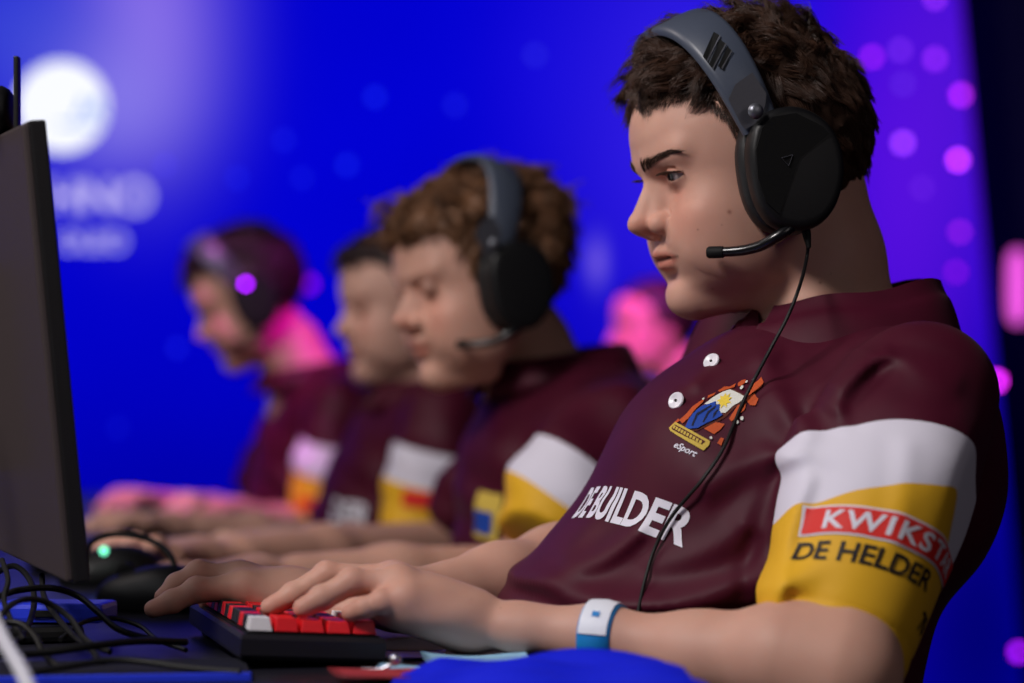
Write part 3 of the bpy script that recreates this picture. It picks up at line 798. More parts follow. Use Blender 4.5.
# ------------------------------------------------------------------ print, badge and buttons on the cloth
def cam_hit(bvh, px, py):
    p = at(px, py, 1.0); o = V(0, 0, CAMZ); d = nrm(p-o); h = bvh.ray_cast(Vector(o), Vector(d))
    return None if h[0] is None else np.array(h[0])
SA0, SA1 = at(650, 640, 1.9), at(812, 340, 1.9); SAX = nrm(SA1-SA0)
SF0 = nrm(FD-SAX*(FD@SAX)); SL0 = np.cross(SAX, SF0); SL0 = SL0 if SL0@LD > 0 else -SL0
SR = .15
def chest_pt(s, t, off=.0006):
    """s metres round the body from the button line, t metres up the spine axis"""
    th = s/SR; d = SF0*math.cos(th)+SL0*math.sin(th); o = SA0+SAX*t+d*.45
    h = jb.ray_cast(Vector(o), Vector(-d))
    return (np.array(h[0])+np.array(h[1])*off, np.array(h[1])) if h[0] is not None else (o-d*.3, d)
def arm_pt(s, t, off=.0006):
    th = s/.060; d = E0*math.cos(th)+E1*math.sin(th); o = ARM[0]+AX*t+d*.2
    h = jb.ray_cast(Vector(o), Vector(-d))
    return (np.array(h[0])+np.array(h[1])*off, np.array(h[1])) if h[0] is not None else (o-d*.14, d)
def fill(polys, L=.003):
    """flat outlines (with holes already cut by the font) -> small triangles ready to be bent over cloth"""
    bm = bmesh.new()
    for p in polys:
        vs = [bm.verts.new((x, y, 0)) for x, y in p]
        try: bm.faces.new(vs)
        except ValueError: pass
    bmesh.ops.triangulate(bm, faces=bm.faces[:]); return refine(bm, L)
def refine(bm, L):
    for _ in range(5):
        e = [q for q in bm.edges if q.calc_length() > L]
        if not e: break
        bmesh.ops.subdivide_edges(bm, edges=e, cuts=1); bmesh.ops.triangulate(bm, faces=[f for f in bm.faces if len(f.verts) > 3])
    bm.verts.index_update(); v = np.array([q.co[:] for q in bm.verts]); f = [[q.index for q in w.verts] for w in bm.faces]; bm.free(); return v, f
def text_mesh(body, size, bold=0.0, shear=0.0, L=.003, spacing=1.0):
    cu = bpy.data.curves.new('lettering', 'FONT'); cu.body = body; cu.size = 1; cu.offset = bold; cu.shear = shear; cu.space_character = spacing; cu.resolution_u = 4
    o = bpy.data.objects.new('lettering_source', cu); COL.objects.link(o)
    dg = bpy.context.evaluated_depsgraph_get(); me = bpy.data.meshes.new_from_object(o.evaluated_get(dg))
    bpy.data.objects.remove(o); bpy.data.curves.remove(cu)
    bm = bmesh.new(); bm.from_mesh(me); bpy.data.meshes.remove(me)
    for v in bm.verts: v.co *= size
    return refine(bm, L)
def decal(name, v2, f, mapfn, mat, off, parent, label=None):
    P = np.array([mapfn(a, b, off)[0] for a, b in v2[:, :2]])
    o = mesh_obj(name, P, f, mat, parent, smoothed=True)
    n = o.data.polygons[0].normal if len(f) else None
    bm = bmesh.new(); bm.from_mesh(o.data)
    c = np.mean(P, 0); nn = mapfn(*v2[len(v2)//2, :2], off)[1]
    for q in bm.faces:
        if q.normal.dot(Vector(nn)) < -.2: q.normal_flip()
    bm.to_mesh(o.data); bm.free()
    if label: o['label'] = label
    return o
# lettering across the stomach
tv, tf = text_mesh('DE BUILDER', .0370, bold=.035, L=.004, spacing=1.0); tv[:, 0] *= .84
tw = tv[:, 0].max()
decal('lettering', tv, tf, lambda x, y, o: chest_pt(.153-(tw-x), .0590+.135*(.153-(tw-x))+y, o), M['white'], .0007, jersey, 'white lettering across the stomach')
# the crest, drawn in the cloth's own directions (s round the body, t up it)
AI = np.linalg.inv(np.array([[1162., 707.], [486., -1120.]]))
def em(pts): return [tuple(AI@(np.array(p)/6.64+np.array([660, 340])-np.array([717, 417]))*np.array([1.10, 1.22])+np.array([.1345, .1685])) for p in pts]
def badge(name, polys, mat, off): 
    v, f = fill([em(p) for p in polys], .004); return decal(name, v, f, chest_pt, mat, off, crest)
v, f = fill([em([(235, 390), (285, 333), (340, 300), (388, 288), (435, 306), (525, 350), (490, 390), (450, 412), (405, 460), (390, 470), (352, 492), (300, 512), (250, 540), (195, 545), (165, 530), (182, 465), (210, 420)])], .004)
crest = decal('crest', v, f, chest_pt, M['emb_brown'], .0007, jersey, 'embroidered crest with a sun over blue mountains')
badge('crest_dome', [[(245, 385), (290, 340), (340, 310), (385, 298), (430, 315), (508, 350), (480, 380), (440, 400), (400, 440), (360, 440), (320, 375), (280, 392)]], M['emb_cream'], .0011)
sun = [(375+(52 if i % 2 else 30)*math.cos(i*math.pi/9), 370+(48 if i % 2 else 28)*math.sin(i*math.pi/9)) for i in range(18)]
badge('crest_sun', [sun], M['emb_yellow'], .0015)
badge('crest_mountain', [[(175, 525), (190, 470), (215, 430), (240, 403), (285, 390), (320, 375), (330, 402), (352, 392), (358, 430), (385, 455), (350, 478), (300, 500), (250, 530), (200, 535)]], M['emb_blue'], .0019)
badge('crest_ridge', [[(225, 450), (300, 400), (306, 408), (236, 462), (222, 520), (212, 520)], [(290, 440), (330, 405), (336, 414), (300, 450), (282, 500), (274, 498)], [(330, 450), (350, 425), (355, 432), (338, 462), (330, 480)]], M['emb_navy'], .0023)
badge('crest_flames', [[(120, 480), (150, 450), (175, 400), (215, 360), (235, 345), (232, 372), (205, 415), (180, 470), (150, 500)], [(300, 302), (335, 276), (375, 280), (410, 262), (412, 285), (350, 300), (318, 310)],
      [(425, 262), (445, 244), (475, 240), (482, 262), (455, 284), (436, 282)], [(505, 330), (530, 285), (570, 262), (592, 238), (618, 272), (606, 300), (566, 322), (530, 345)],
      [(528, 352), (566, 336), (596, 366), (580, 400), (545, 398), (520, 372)], [(425, 470), (470, 398), (520, 385), (516, 420), (480, 452), (440, 486)],
      [(285, 528), (350, 492), (402, 500), (380, 530), (345, 556), (310, 540)], [(365, 600), (385, 570), (402, 575), (388, 612)], [(245, 330), (290, 312), (286, 330), (250, 348)], [(60, 520), (110, 470), (125, 480), (90, 510)]], M['emb_orange'], .0011)
badge('crest_ribbon', [[(62, 520), (98, 490), (200, 535), (325, 592), (322, 612), (292, 642), (180, 590), (80, 540)]], M['emb_gold'], .0013)
badge('crest_ribbon_trim', [[(82, 522), (102, 505), (190, 545), (300, 596), (282, 612), (180, 572), (90, 532)]], M['emb_brown'], .0016)
badge('crest_ribbon_marks', [[(x-7, y-7), (x+7, y-3), (x+2, y+13), (x-11, y+8)] for x, y in [(105+19*i, 519+8.8*i) for i in range(10)]], M['emb_gold'], .0019)
def spot(x, y, r): return [(x+r*math.cos(a*1.0472), y+r*math.sin(a*1.0472)) for a in range(6)]
for x, y, r in ((470, 297, 13), (492, 262, 9), (542, 252, 11), (502, 470, 11), (474, 490, 10), (330, 577, 8), (226, 355, 8)): badge('crest_bead', [spot(x, y, r)], M['emb_cream'], .0018)
tv, tf = text_mesh('eSport', .0068, bold=.02, shear=.25, L=.004)
decal('lettering', tv, tf, lambda x, y, o: chest_pt(.1120+x, .1395+.03*x+y, o), M['white'], .0007, jersey, 'small white eSport lettering under the crest')
# placket seam and buttons
for (px, py) in ((712.5, 362.5), (677.5, 401.5)):
    h = cam_hit(jb, px, py); r = h-SA0; s_, t_ = math.atan2(r@SL0, r@SF0)*SR, r@SAX
    p, n = chest_pt(s_, t_, .0); n = nrm(n*.55+V(-.55, -.75, 0)*.6); p = p+n*.0012
    m = MB(); m.lathe(p-n*.0004, n, [(0, .0064), (.0014, .0068), (.0022, .0062), (.0022, .0048), (.0016, .0040), (.0016, .0001)], 24)
    b = m.build('button', M['button'], jersey, smoothed=True)
    m = MB(); m.lathe(p-n*.0004, n, [(.0014, .0012), (.0024, .0010)], 10); m.build('button_thread', M['black_print'], b, smoothed=True)
pl = [(.028, .20+.0), (.028, .203), (.080, .158), (.080, .155)]
# sponsor patch on the sleeve
def arm_base(x): return .149-.22*(x+.0) if x < .0 else .149-.22*x
def sl(x, y, o): return arm_pt(x, .157-.15*(x+.06)*1.0-y, o)
bw = .158
rect = [(x, -.003) for x in np.linspace(0, bw, 30)]+[(x, .0185) for x in np.linspace(bw, 0, 30)]
def inset(d): return [(x, -.003+d) for x in np.linspace(d, bw-d, 30)]+[(x, .0185-d) for x in np.linspace(bw-d, d, 30)]
def smap(x, y, o): return sl(x-.061, y, o)
v, f = fill([rect], .004); patch = decal('sleeve_patch', v, f, smap, M['white'], .0007, jersey, 'red and white sponsor patch on the sleeve')
v, f = fill([inset(.0014)], .004); decal('patch_field', v, f, smap, M['red_print'], .0011, patch)
tv, tf = text_mesh('KWIKSTAR', .0185, bold=.022, L=.004, spacing=1.16); tv[:, 0] *= 1.2
decal('lettering', tv, tf, lambda x, y, o: smap(x+.015, y+.0016, o), M['white'], .0015, patch)
tv, tf = text_mesh('DE HELDER', .0195, bold=.02, L=.004, spacing=1.0); tv[:, 0] *= 1.05
decal('lettering', tv, tf, lambda x, y, o: smap(x-.0, y-.0215, o), M['black_print'], .0008, jersey, 'black lettering under the sleeve patch')
tv, tf = text_mesh('70', .02, bold=.02, L=.004)
decal('lettering', tv, tf, lambda x, y, o: smap(x+.115, y-.046, o), M['black_print'], .0008, jersey, 'black number near the sleeve fold')

# paper-like wristband
def wristband():
    a, b = at(590, 636, 1.669), at(621, 638.5, 1.660); ax = nrm(b-a); u = nrm(V(0, 0, 1)-ax*ax[2]); w = np.cross(ax, u); n = 40
    bb = BVHTree.FromPolygons([Vector(x) for x in left_arm[0]], [tuple(int(i) for i in q) for q in left_arm[1]])
    def ring(t, off):
        out = []
        for k in range(n):
            th = 2*math.pi*k/n; d = u*math.cos(th)+w*math.sin(th); o = a+(b-a)*t
            h = bb.ray_cast(Vector(o+d*.08), Vector(-d)); p = np.array(h[0]) if h[0] else o+d*.02
            out.append(p+d*off)
        return out
    rr = []
    for t, off in ((0, .0002), (0, .0016), (.5, .0020), (1, .0016), (1, .0002)): rr.append(ring(t, off))
    vs = [p for r in rr for p in r]; fs = [[i*n+k, i*n+(k+1) % n, (i+1)*n+(k+1) % n, (i+1)*n+k] for i in range(4) for k in range(n)]
    o = mesh_obj('wristband', vs, fs, M['band_blue'], P1, label_fix(), True)
    # white label panel on the side that faces the lens, upper half
    ks = [k for k in range(n) if (u*math.cos(2*math.pi*k/n)+w*math.sin(2*math.pi*k/n))[2] > .12 and (u*math.cos(2*math.pi*k/n)+w*math.sin(2*math.pi*k/n))[1] < .35]
    ks = sorted(ks, key=lambda k: (k+n//2) % n); r0, rm, r1 = ring(.05, .0027), ring(.5, .0031), ring(.92, .0027)
    vs = [r0[k] for k in ks]+[rm[k] for k in ks]+[r1[k] for k in ks]; m = len(ks)
    q = mesh_obj('wristband_label', vs, [[j*m+i, j*m+i+1, j*m+m+i+1, j*m+m+i] for j in (0, 1) for i in range(m-1)], M['white_label'], o, smoothed=True); q['label'] = 'white label on the blue wristband'
    kk = min(range(n), key=lambda k: abs((u*math.cos(2*math.pi*k/n)+w*math.sin(2*math.pi*k/n))[2]-.72)+(1 if (u*math.cos(2*math.pi*k/n)+w*math.sin(2*math.pi*k/n))[1] > 0 else 0))
    r0, r1 = ring(.40, .0036), ring(.62, .0036); z = (kk+1) % n
    q2 = mesh_obj('label_mark', [r0[kk], r0[z], r1[z], r1[kk]], [[0, 1, 2, 3]], M['band_blue'], q)
def label_fix(): return None
M['band_blue'] = plain('wristband_blue', (22, 128, 200), .5, .4, nscale=500, var=.06)
M['white_label'] = plain('wristband_white', (226, 230, 240), .5, .4, nscale=500, var=.03)
wristband()

# ------------------------------------------------------------------ headsets
def headset(hd, label, top=None, boom=True, cable=None, l0=9.2, detail=True, group=None, led=None):
    """P: dictionary of head-local landmarks; defaults follow the near player's headset"""
    base = hd.w((0, 0, 0)); root = empty('gaming_headset', hd.w((0, 0, -9)), label, 'headset')
    lat = hd.d((0, 1, 0))
    outl = OUTL; c = np.mean(outl, 0); n = len(outl)
    for s in (1, -1):
        def ringc(l, q, df=0.0): return [hd.w((c[0]+(p[0]-c[0])*q+df, s*l, c[1]+(p[1]-c[1])*q)) for p in outl]
        def shell(levels, name, mat, parent):
            vs = [p for (l, q) in levels for p in ringc(l, q)]; fs = [[i*n+k, i*n+(k+1) % n, (i+1)*n+(k+1) % n, (i+1)*n+k] for i in range(len(levels)-1) for k in range(n)]
            fs += [list(range(n))[::-1], [(len(levels)-1)*n+k for k in range(n)]]
            m = MB(); m.raw(vs, fs); return m.build(name, mat, parent, smoothed=True)
        cup = shell([(9.05, .90), (9.1, .96), (9.6, 1.0), (10.6, .99), (10.95, .955), (11.1, .90), (11.15, .80), (11.2, .3)], 'ear_cup', M['black'], root)
        shell([(7.0, .72), (7.0, .94), (7.3, 1.0), (8.2, 1.035), (8.8, 1.0), (9.05, .92), (9.1, .8)], 'ear_cushion', M['cushion'], cup)
        if detail:
            f0, u0 = c
            pts = [(p[0], p[1]) for p in PLATE]; m = MB()
            m.prism(pts if s == 1 else pts[::-1], hd.w((0, s*11.12, 0)), hd.d((1, 0, 0))*hd.s, hd.d((0, 0, 1))*hd.s, lat*s*hd.s, .14, 0)
            m.build('ear_cup_plate', M['black_matte'], cup)
            m = MB(); tc = TRI; m.tube([hd.w((q[0], s*11.33, q[1])) for q in tc+tc[:2]], .00035, 6); e = m.build('ear_cup_emblem', M['yoke'], cup); e['label'] = 'small triangular emblem on the ear cup'
        # yoke plate and its pivot
        m = MB(); m.prism([(p[0], p[1]) for p in YOKE], hd.w((0, s*10.15, 0)), hd.d((1, 0, 0))*hd.s, hd.d((0, 0, 1))*hd.s, lat*s*hd.s, .0085, .0012)
        yk = m.build('yoke', M['yoke'], root, label='dark grey six-sided yoke plate')
        m = MB(); m.lathe(hd.w((KNOB[0], s*11.0, KNOB[1])), lat*s, [(0, .0055), (.002, .0062), (.0045, .0052), (.0058, .003), (.006, .0002)], 18); m.build('pivot', M['steel_dark'], yk, smoothed=True)
    # headband: arch in the plane that leans forward from the cups
    f0, u0 = BASE; tf_, tu = TOP if top is None else top; D = V(tf_-f0, 0, tu-u0); Hh = np.linalg.norm(D); D = D/Hh; W = V(D[2], 0, -D[0])
    secs = 44; vs = []; prof = [(-.5, 0), (-.5, .25), (-.46, .55), (-.38, .72), (0, .80), (.38, .72), (.46, .55), (.5, .25), (.5, 0), (.38, -.12), (0, -.16), (-.38, -.12)]
    arc = []
    for i in range(secs+1):
        a = math.pi*(i/secs)*1.0; e = 2/2.6; ca, sa = math.cos(a), math.sin(a)
        arc.append(np.array([0, math.copysign(abs(ca)**e, ca)*l0, 0])+V(f0, 0, u0)+D*(abs(sa)**e*Hh))
    for i in range(secs+1):
        t = nrm(arc[min(i+1, secs)]-arc[max(i-1, 0)]); N = np.cross(W, t); N = N if N@(arc[i]-V(f0, 0, u0)-D*Hh*.3) > 0 else -N
        wd = 3.2+1.35*math.sin(math.pi*i/secs)**.6
        for a, b in prof: vs.append(hd.w(arc[i]+W*(a*wd)+N*b))
    m = len(prof); fs = [[i*m+k, i*m+(k+1) % m, (i+1)*m+(k+1) % m, (i+1)*m+k] for i in range(secs) for k in range(m)]; fs += [list(range(m))[::-1], [secs*m+k for k in range(m)]]
    mb = MB(); mb.raw(vs, fs); band = mb.build('headband', M['band'], root, smoothed=True, label='slate grey curved headband')
    vs = []
    for i in range(6, secs-5):
        t = nrm(arc[i+1]-arc[i-1]); N = np.cross(W, t); N = N if N@(arc[i]-V(f0, 0, u0)-D*Hh*.3) > 0 else -N
        for a, b in ((-.46, -.05), (-.40, -.55), (0, -.75), (.40, -.55), (.46, -.05)): vs.append(hd.w(arc[i]+W*(a*3.5)+N*b))
    k5 = len(vs)//5; mb = MB(); mb.raw(vs, [[i*5+k, i*5+k+1, (i+1)*5+k+1, (i+1)*5+k] for i in range(k5-1) for k in range(4)]+[[0, 1, 2, 3, 4][::-1], [(k5-1)*5+k for k in range(5)]]); mb.build('headband_padding', M['cushion'], band, smoothed=True)
    if boom:
        path = spline([hd.w(p) for p in BOOM], 8); n_ = len(path)
        mb = MB(); mb.tube(path, [.0048-.0012*i/n_ for i in range(n_)], 14); mic = mb.build('microphone_boom', M['black_gloss'], root, smoothed=True)
        e = path[-1]; d = nrm(path[-1]-path[-3]); mb = MB(); mb.lathe(e-d*.012, d, [(0, .0037), (.001, .0046), (.012, .0046), (.0135, .0036), (.0135, .0002)], 16); mb.build('microphone_capsule', M['black_matte'], mic, smoothed=True)
        mb = MB(); mb.lathe(hd.w(BOOM[0])-lat*.004, nrm(lat), [(0, .0075), (.006, .008), (.009, .0065), (.0092, .0003)], 18); mb.build('boom_hinge', M['black'], root, smoothed=True)
    if cable is not None:
        mb = MB(); mb.tube(spline(cable, 8), .00135, 8); cb = mb.build('headset_cable', M['cable'], root, smoothed=True)
        d = nrm(cable[1]-cable[0]); mb = MB(); mb.lathe(cable[0]-d*.004, d, [(0, .0036), (.008, .0034), (.018, .0018), (.018, .0002)], 12); mb.build('strain_relief', M['black_matte'], cb, smoothed=True)
    if led is not None:
        mb = MB(); mb.lathe(hd.w(led), lat, [(0, .004), (.002, .004), (.003, .0002)], 12); mb.build('status_light', M['led_purple'], root)
    return root, band
M['black_gloss'] = plain('black_boom', (14, 14, 16), .25, .5, nscale=200, var=.1, bstr=.05)
M['steel_dark'] = plain('pivot_steel', (120, 122, 130), .4, .6, .8, nscale=200, var=.05, bstr=.05)
M['led_purple'] = glow('purple_status_led', (140, 8, 215), 26)
OP = [(752, 127), (748, 150), (751, 180), (758, 205), (770, 223), (787, 231), (806, 231), (822, 223), (834, 208), (841, 188), (843, 166), (838, 141), (826, 122), (808, 110), (788, 106), (767, 112)]
OUTL = [tuple(HD.px(x, y, 10.4)[[0, 2]]) for x, y in spline([(a, b) for a, b in OP]+[OP[0]], 3)[:-1]]
PLATE = [tuple(HD.px(x, y, 11.2)[[0, 2]]) for x, y in ((762, 128), (772, 117), (796, 113), (822, 126), (829, 134), (800, 158), (782, 206), (779, 214), (766, 202), (758, 178), (756, 150))]
TRI = [tuple(HD.px(x, y, 11.2)[[0, 2]]) for x, y in ((781, 158), (792, 155), (788, 166))]
YOKE = [tuple(HD.px(x, y, 10.3)[[0, 2]]) for x, y in ((729, 99), (736, 84), (753, 72), (767, 93), (766, 104), (760, 122), (746, 129), (742, 125))]
KNOB = HD.px(753, 112, 10.6)[[0, 2]]
BASE = HD.px(760, 128, 9.2)[[0, 2]]; TOP = HD.px(671, 28, 0.0)[[0, 2]]
BOOM = [HD.px(x, y, l) for x, y, l in ((795, 223, 10.2), (786, 231, 10.6), (775, 238, 10.4), (760, 246, 9.6), (742, 250.5, 8.6), (722, 252, 7.6), (709, 252.5, 7.0))]
cable = [HD.w(HD.px(806, 230, 10.0)), HD.w(HD.px(808, 243, 10.2)), HD.w(HD.px(806, 262, 10.2)), at(799, 288, 1.775), at(787, 318, 1.768), at(770, 350, 1.764)]
for px, py in ((745, 398), (724, 447), (702, 480), (672, 516), (655, 548), (645, 580), (638, 612)):
    h = cam_hit(jb, px, py); d = nrm(h-V(0, 0, CAMZ)); cable.append(h-d*.0055)
hs1, band1 = headset(HD, 'black headset with slate band worn by the nearest young man', cable=cable)
# three slots cut in the band's flank: dark recess plates with a bright lower lip
bbv = [Vector(np.array(v.co)+WORLD[band1.name]) for v in band1.data.vertices]; bbh = BVHTree.FromPolygons(bbv, [tuple(p.vertices) for p in band1.data.polygons])
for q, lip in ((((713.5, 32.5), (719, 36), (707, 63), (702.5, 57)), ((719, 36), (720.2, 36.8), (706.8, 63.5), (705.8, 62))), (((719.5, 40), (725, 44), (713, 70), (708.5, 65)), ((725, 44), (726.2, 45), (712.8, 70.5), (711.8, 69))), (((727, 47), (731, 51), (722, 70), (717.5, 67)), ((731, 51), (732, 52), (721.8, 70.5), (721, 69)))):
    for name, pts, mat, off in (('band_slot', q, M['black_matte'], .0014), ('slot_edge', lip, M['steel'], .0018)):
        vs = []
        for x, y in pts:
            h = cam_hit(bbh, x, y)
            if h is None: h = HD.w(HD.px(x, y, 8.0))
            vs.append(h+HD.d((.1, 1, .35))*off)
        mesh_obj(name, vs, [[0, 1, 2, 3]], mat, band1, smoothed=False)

# ------------------------------------------------------------------ the desk and what lies on it
DT = .747
DD = nrm(V(-.203, .979, 0)); DN = V(-DD[1], DD[0], 0); UP = V(0, 0, 1)      # DD along the row of players, DN away from them
DR = np.array([DD, DN, UP])
def desk_pt(a, b, z=DT): return V(.075, 1.5, 0)+DD*a+DN*b+V(0, 0, z)
t = NT('desk_top'); n1 = t.noise(14, 5); n2 = t.noise(420, 2)
M['desk'] = t.bsdf(t.mix(n1, lin(20, 20, 28), lin(28, 27, 38)), t.math('ADD', .32, t.math('MULTIPLY', n1, .2)), .3, bump=n2, bstr=.06, bdist=.0004)
dk = empty('gaming_desk', desk_pt(1.6, .4, 0), 'long glossy black desk running past all the seated players', 'desk')
m = MB(); m.box(desk_pt(1.65, .42, DT-.0125), (4.5, .84, .025), DR, .003); m.build('desktop', M['desk'], dk)
for a in (-.5, 1.0, 2.4, 3.8):
    for b in (.08, .76):
        m = MB(); m.box(desk_pt(a, b, (DT-.025)/2), (.05, .05, DT-.025), DR, .003); m.build('leg', M['black_matte'], dk)
for b in (.08, .76):
    m = MB(); m.box(desk_pt(1.65, b, DT-.05), (4.3, .03, .05), DR, .002); m.build('crossbar', M['black_matte'], dk)

def keyboard(corner, ddir, L, W, label, group=None, detail=True, scale=1.0, fancy=True):
    """corner = near end of the edge away from the player, on the desk"""
    dx = nrm(ddir); dy = nrm(V(-dx[1], dx[0], 0))*-1     # dx along the keyboard, dy towards the player
    tilt = .055; ey = nrm(dy-UP*tilt); ez = np.cross(ey, dx); ez = ez if ez[2] > 0 else -ez
    zoff = W*tilt; R_ = np.array([dx, ey, ez]); o = corner+UP*(zoff+.002)
    kb = empty('gaming_keyboard', corner+dx*L/2+dy*W/2, label, 'keyboard', group)
    m = MB(); m.prism([(0, 0), (L, 0), (L, W), (0, W)], o-UP*0, dx, ey, ez, .017, .003); m.build('case', M['kb_case'], kb)
    m = MB(); m.box(o+dx*L/2+ey*W/2+ez*.0175, (L-.008, W-.008, .001), R_); m.build('switch_plate', M['black_matte'], kb)
    for e in (.03, L-.03):
        m = MB(); m.box(o+dx*e+ey*.012-ez*.003, (.03, .008, .008), R_, .002); m.build('foot', M['black_matte'], kb)
    rows = [([1]*13+[2]), ([1.5]+[1]*12+[1.5]), ([1.75]+[1]*11+[2.25]), ([2.25]+[1]*10+[2.75]), ([1.25]*3+[6.25]+[1.25]*4)]
    u = (L-.012)/15.0; v = (W-.010)/5
    for r, row in enumerate(rows):
        x = .006
        for k, w in enumerate(row):
            wd = w*u
            if r == 0 and k == 0: mt = 'key_white'
            elif r == 4 and k == 3: mt = 'key_white'
            elif k == 0 or k == len(row)-1: mt = 'key_red'
            elif r == 0: mt = 'key_black' if k in (1, 3, 4, 6, 8, 10) else 'key_red'
            elif r == 4: mt = 'key_red'
            else: mt = 'key_red' if (k*7+r*3) % 5 < 3 else 'key_black'
            if not fancy: mt = 'key_black'
            g_ = .0008; hgt = .0095-(.0012 if r in (2, 3) else 0); tp = .0022
            b0 = [(x+g_, r*v+.005+g_), (x+wd-g_, r*v+.005+g_), (x+wd-g_, (r+1)*v+.005-g_), (x+g_, (r+1)*v+.005-g_)]
            t0 = [(b0[0][0]+tp*.7, b0[0][1]+tp*.5), (b0[1][0]-tp*.7, b0[1][1]+tp*.5), (b0[2][0]-tp*.7, b0[2][1]-tp), (b0[3][0]+tp*.7, b0[3][1]-tp)]
            P_ = lambda q, z: o+dx*q[0]+ey*q[1]+ez*z
            mm = MB(); cen = tuple(np.mean(t0, 0))
            mm.raw([P_(q, .019) for q in b0]+[P_(q, .019+hgt) for q in t0]+[P_(cen, .019+hgt-.0006)], [[3, 2, 1, 0], [0, 1, 5, 4], [1, 2, 6, 5], [2, 3, 7, 6], [3, 0, 4, 7], [4, 5, 8], [5, 6, 8], [6, 7, 8], [7, 4, 8]])
            ko = mm.build('keycap', M[mt], kb)
            if detail:
                bv = ko.modifiers.new('b', 'BEVEL'); bv.width = .0006; bv.segments = 2
            x += wd
    return kb
M['kb_case'] = plain('keyboard_case', (22, 20, 26), .4, .5, nscale=300, var=.1)
M['key_red'] = plain('red_keycap', (226, 24, 34), .42, .5, nscale=300, var=.05, bstr=.1)
M['key_black'] = plain('black_keycap', (26, 24, 30), .45, .5, nscale=300, var=.1)
M['key_white'] = plain('white_keycap', (226, 222, 226), .42, .5, nscale=300, var=.04)
kc = at(240, 661, 1.63); kc[2] = DT
keyboard(kc, V(-.25, .968, 0), .285, .100, 'compact keyboard with red, black and white keycaps under the nearest hands')

def mouse(c, d, label, led=None):
    d = nrm(d); w = nrm(np.cross(UP, d)); g_ = Grid(c-.08, c+.08, .003)
    g_.ell(c+UP*.012, (.058, .031, .026), np.array([d, w, UP]), k=0); g_.ell(c-d*.012+UP*.02, (.034, .028, .020), np.array([d, w, UP]), k=.01)
    X2, Y2, Z2 = np.meshgrid(*g_.ax, indexing='ij', sparse=True); g_.F = np.maximum(g_.F, (c[2]-Z2)).astype(np.float32)
    v, f = g_.mesh(); o = mesh_obj('mouse', smooth(v, f, 2), f, M['black'], None); tag(o, label, 'mouse')
    m = MB(); m.lathe(c+d*.03+UP*.034-w*.004, w, [(0, .006), (.001, .0085), (.007, .0085), (.008, .006)], 18); m.build('scroll_wheel', M['black_matte'], o, smoothed=True)
    if led is not None:
        m = MB(); m.lathe(np.array(led), nrm(V(0, -1, .3)), [(0, .004), (.002, .004), (.003, .0002)], 10); m.build('indicator_light', M['led_green'], o)
    return o
M['led_green'] = glow('green_led', (100, 215, 170), 3.2)
M['led_blue'] = glow('blue_led', (40, 60, 255), 4)
mouse(np.array([*at(158, 640, 2.12)[:2], DT]), V(-.95, .25, 0), 'black mouse behind the fingertips, left of the red keyboard')

# monitor seen from behind
def monitor(nb, nt, wdir, W, label, group=None, cam_clip=False, face=-1):
    """nb / nt = near bottom / top corner of the panel's back, wdir = along the panel away from the lens"""
    up = nrm(nt-nb); H_ = np.linalg.norm(nt-nb); wd = nrm(wdir-up*(wdir@up)); th = np.cross(wd, up); th = th if th[0] > 0 else -th   # th: towards the player
    c = nb+wd*W/2+up*H_/2; foot = np.array([c[0], c[1], DT])-np.array([th[0], th[1], 0])*.02
    mo = empty('monitor', foot, label, 'monitor', group)
    m = MB(); m.box(c+th*.003, (W, H_, .012), np.array([wd, up, th]), .002); bd = m.build('bezel', M['monitor'], mo)
    m = MB(); m.box(c+th*.0088, (W-.024, H_-.028, .0012), np.array([wd, up, th])); m.build('screen', M['screen'], mo)
    m = MB(); m.box(c-th*.0045, (W-.004, H_-.004, .006), np.array([wd, up, th]), .002); m.build('back_panel', M['monitor_back'], mo)
    m = MB(); m.prism([(-W*.02, -H_*.30), (W*.34, -H_*.30), (W*.32, H_*.22), (-W*.0, H_*.22)], c-th*.006, wd, up, -th, .022, .008); m.build('rear_housing', M['monitor_back'], mo)
    m = MB(); m.box((c-th*.045+foot+UP*.0)/2+UP*.02-V(th[0], th[1], 0)*.03, (.05, .018, .19), np.array([wd, nrm(np.cross(UP, wd)), UP]), .003); m.build('stand_column', M['black'], mo)
    m = MB(); wf = nrm(V(wd[0], wd[1], 0)); m.box(foot+UP*.007-V(th[0], th[1], 0)*.0, (.20, .15, .012), np.array([wf, np.cross(UP, wf), UP]), .004); m.build('stand_foot', M['black'], mo)
    return mo, c, wd, up, th
M['monitor'] = plain('monitor_edge', (20, 18, 20), .5, .4, nscale=300, var=.1)
M['monitor_back'] = plain('monitor_back', (68, 58, 58), .48, .5, nscale=900, var=.15, bstr=.35, bdist=.0006)
t = NT('screen_picture'); tc = t.n('ShaderNodeTexCoord').outputs['Object']; n = t.noise(9, 5, tc)
e = t.n('ShaderNodeEmission'); t.l(t.mix(n, lin(110, 120, 140), lin(210, 205, 200)), e.inputs[0]); e.inputs[1].default_value = 1.6; t.l(e.outputs[0], t.out.inputs[0]); M['screen'] = t.m
MNB, MNT = at(78, 584, 1.66), at(33, 120, 1.64)
mon1, mc, mwd, mup, mth = monitor(MNB, MNT, V(-.365, .93, 0), .54, 'large monitor seen edge-on from behind at the left edge')
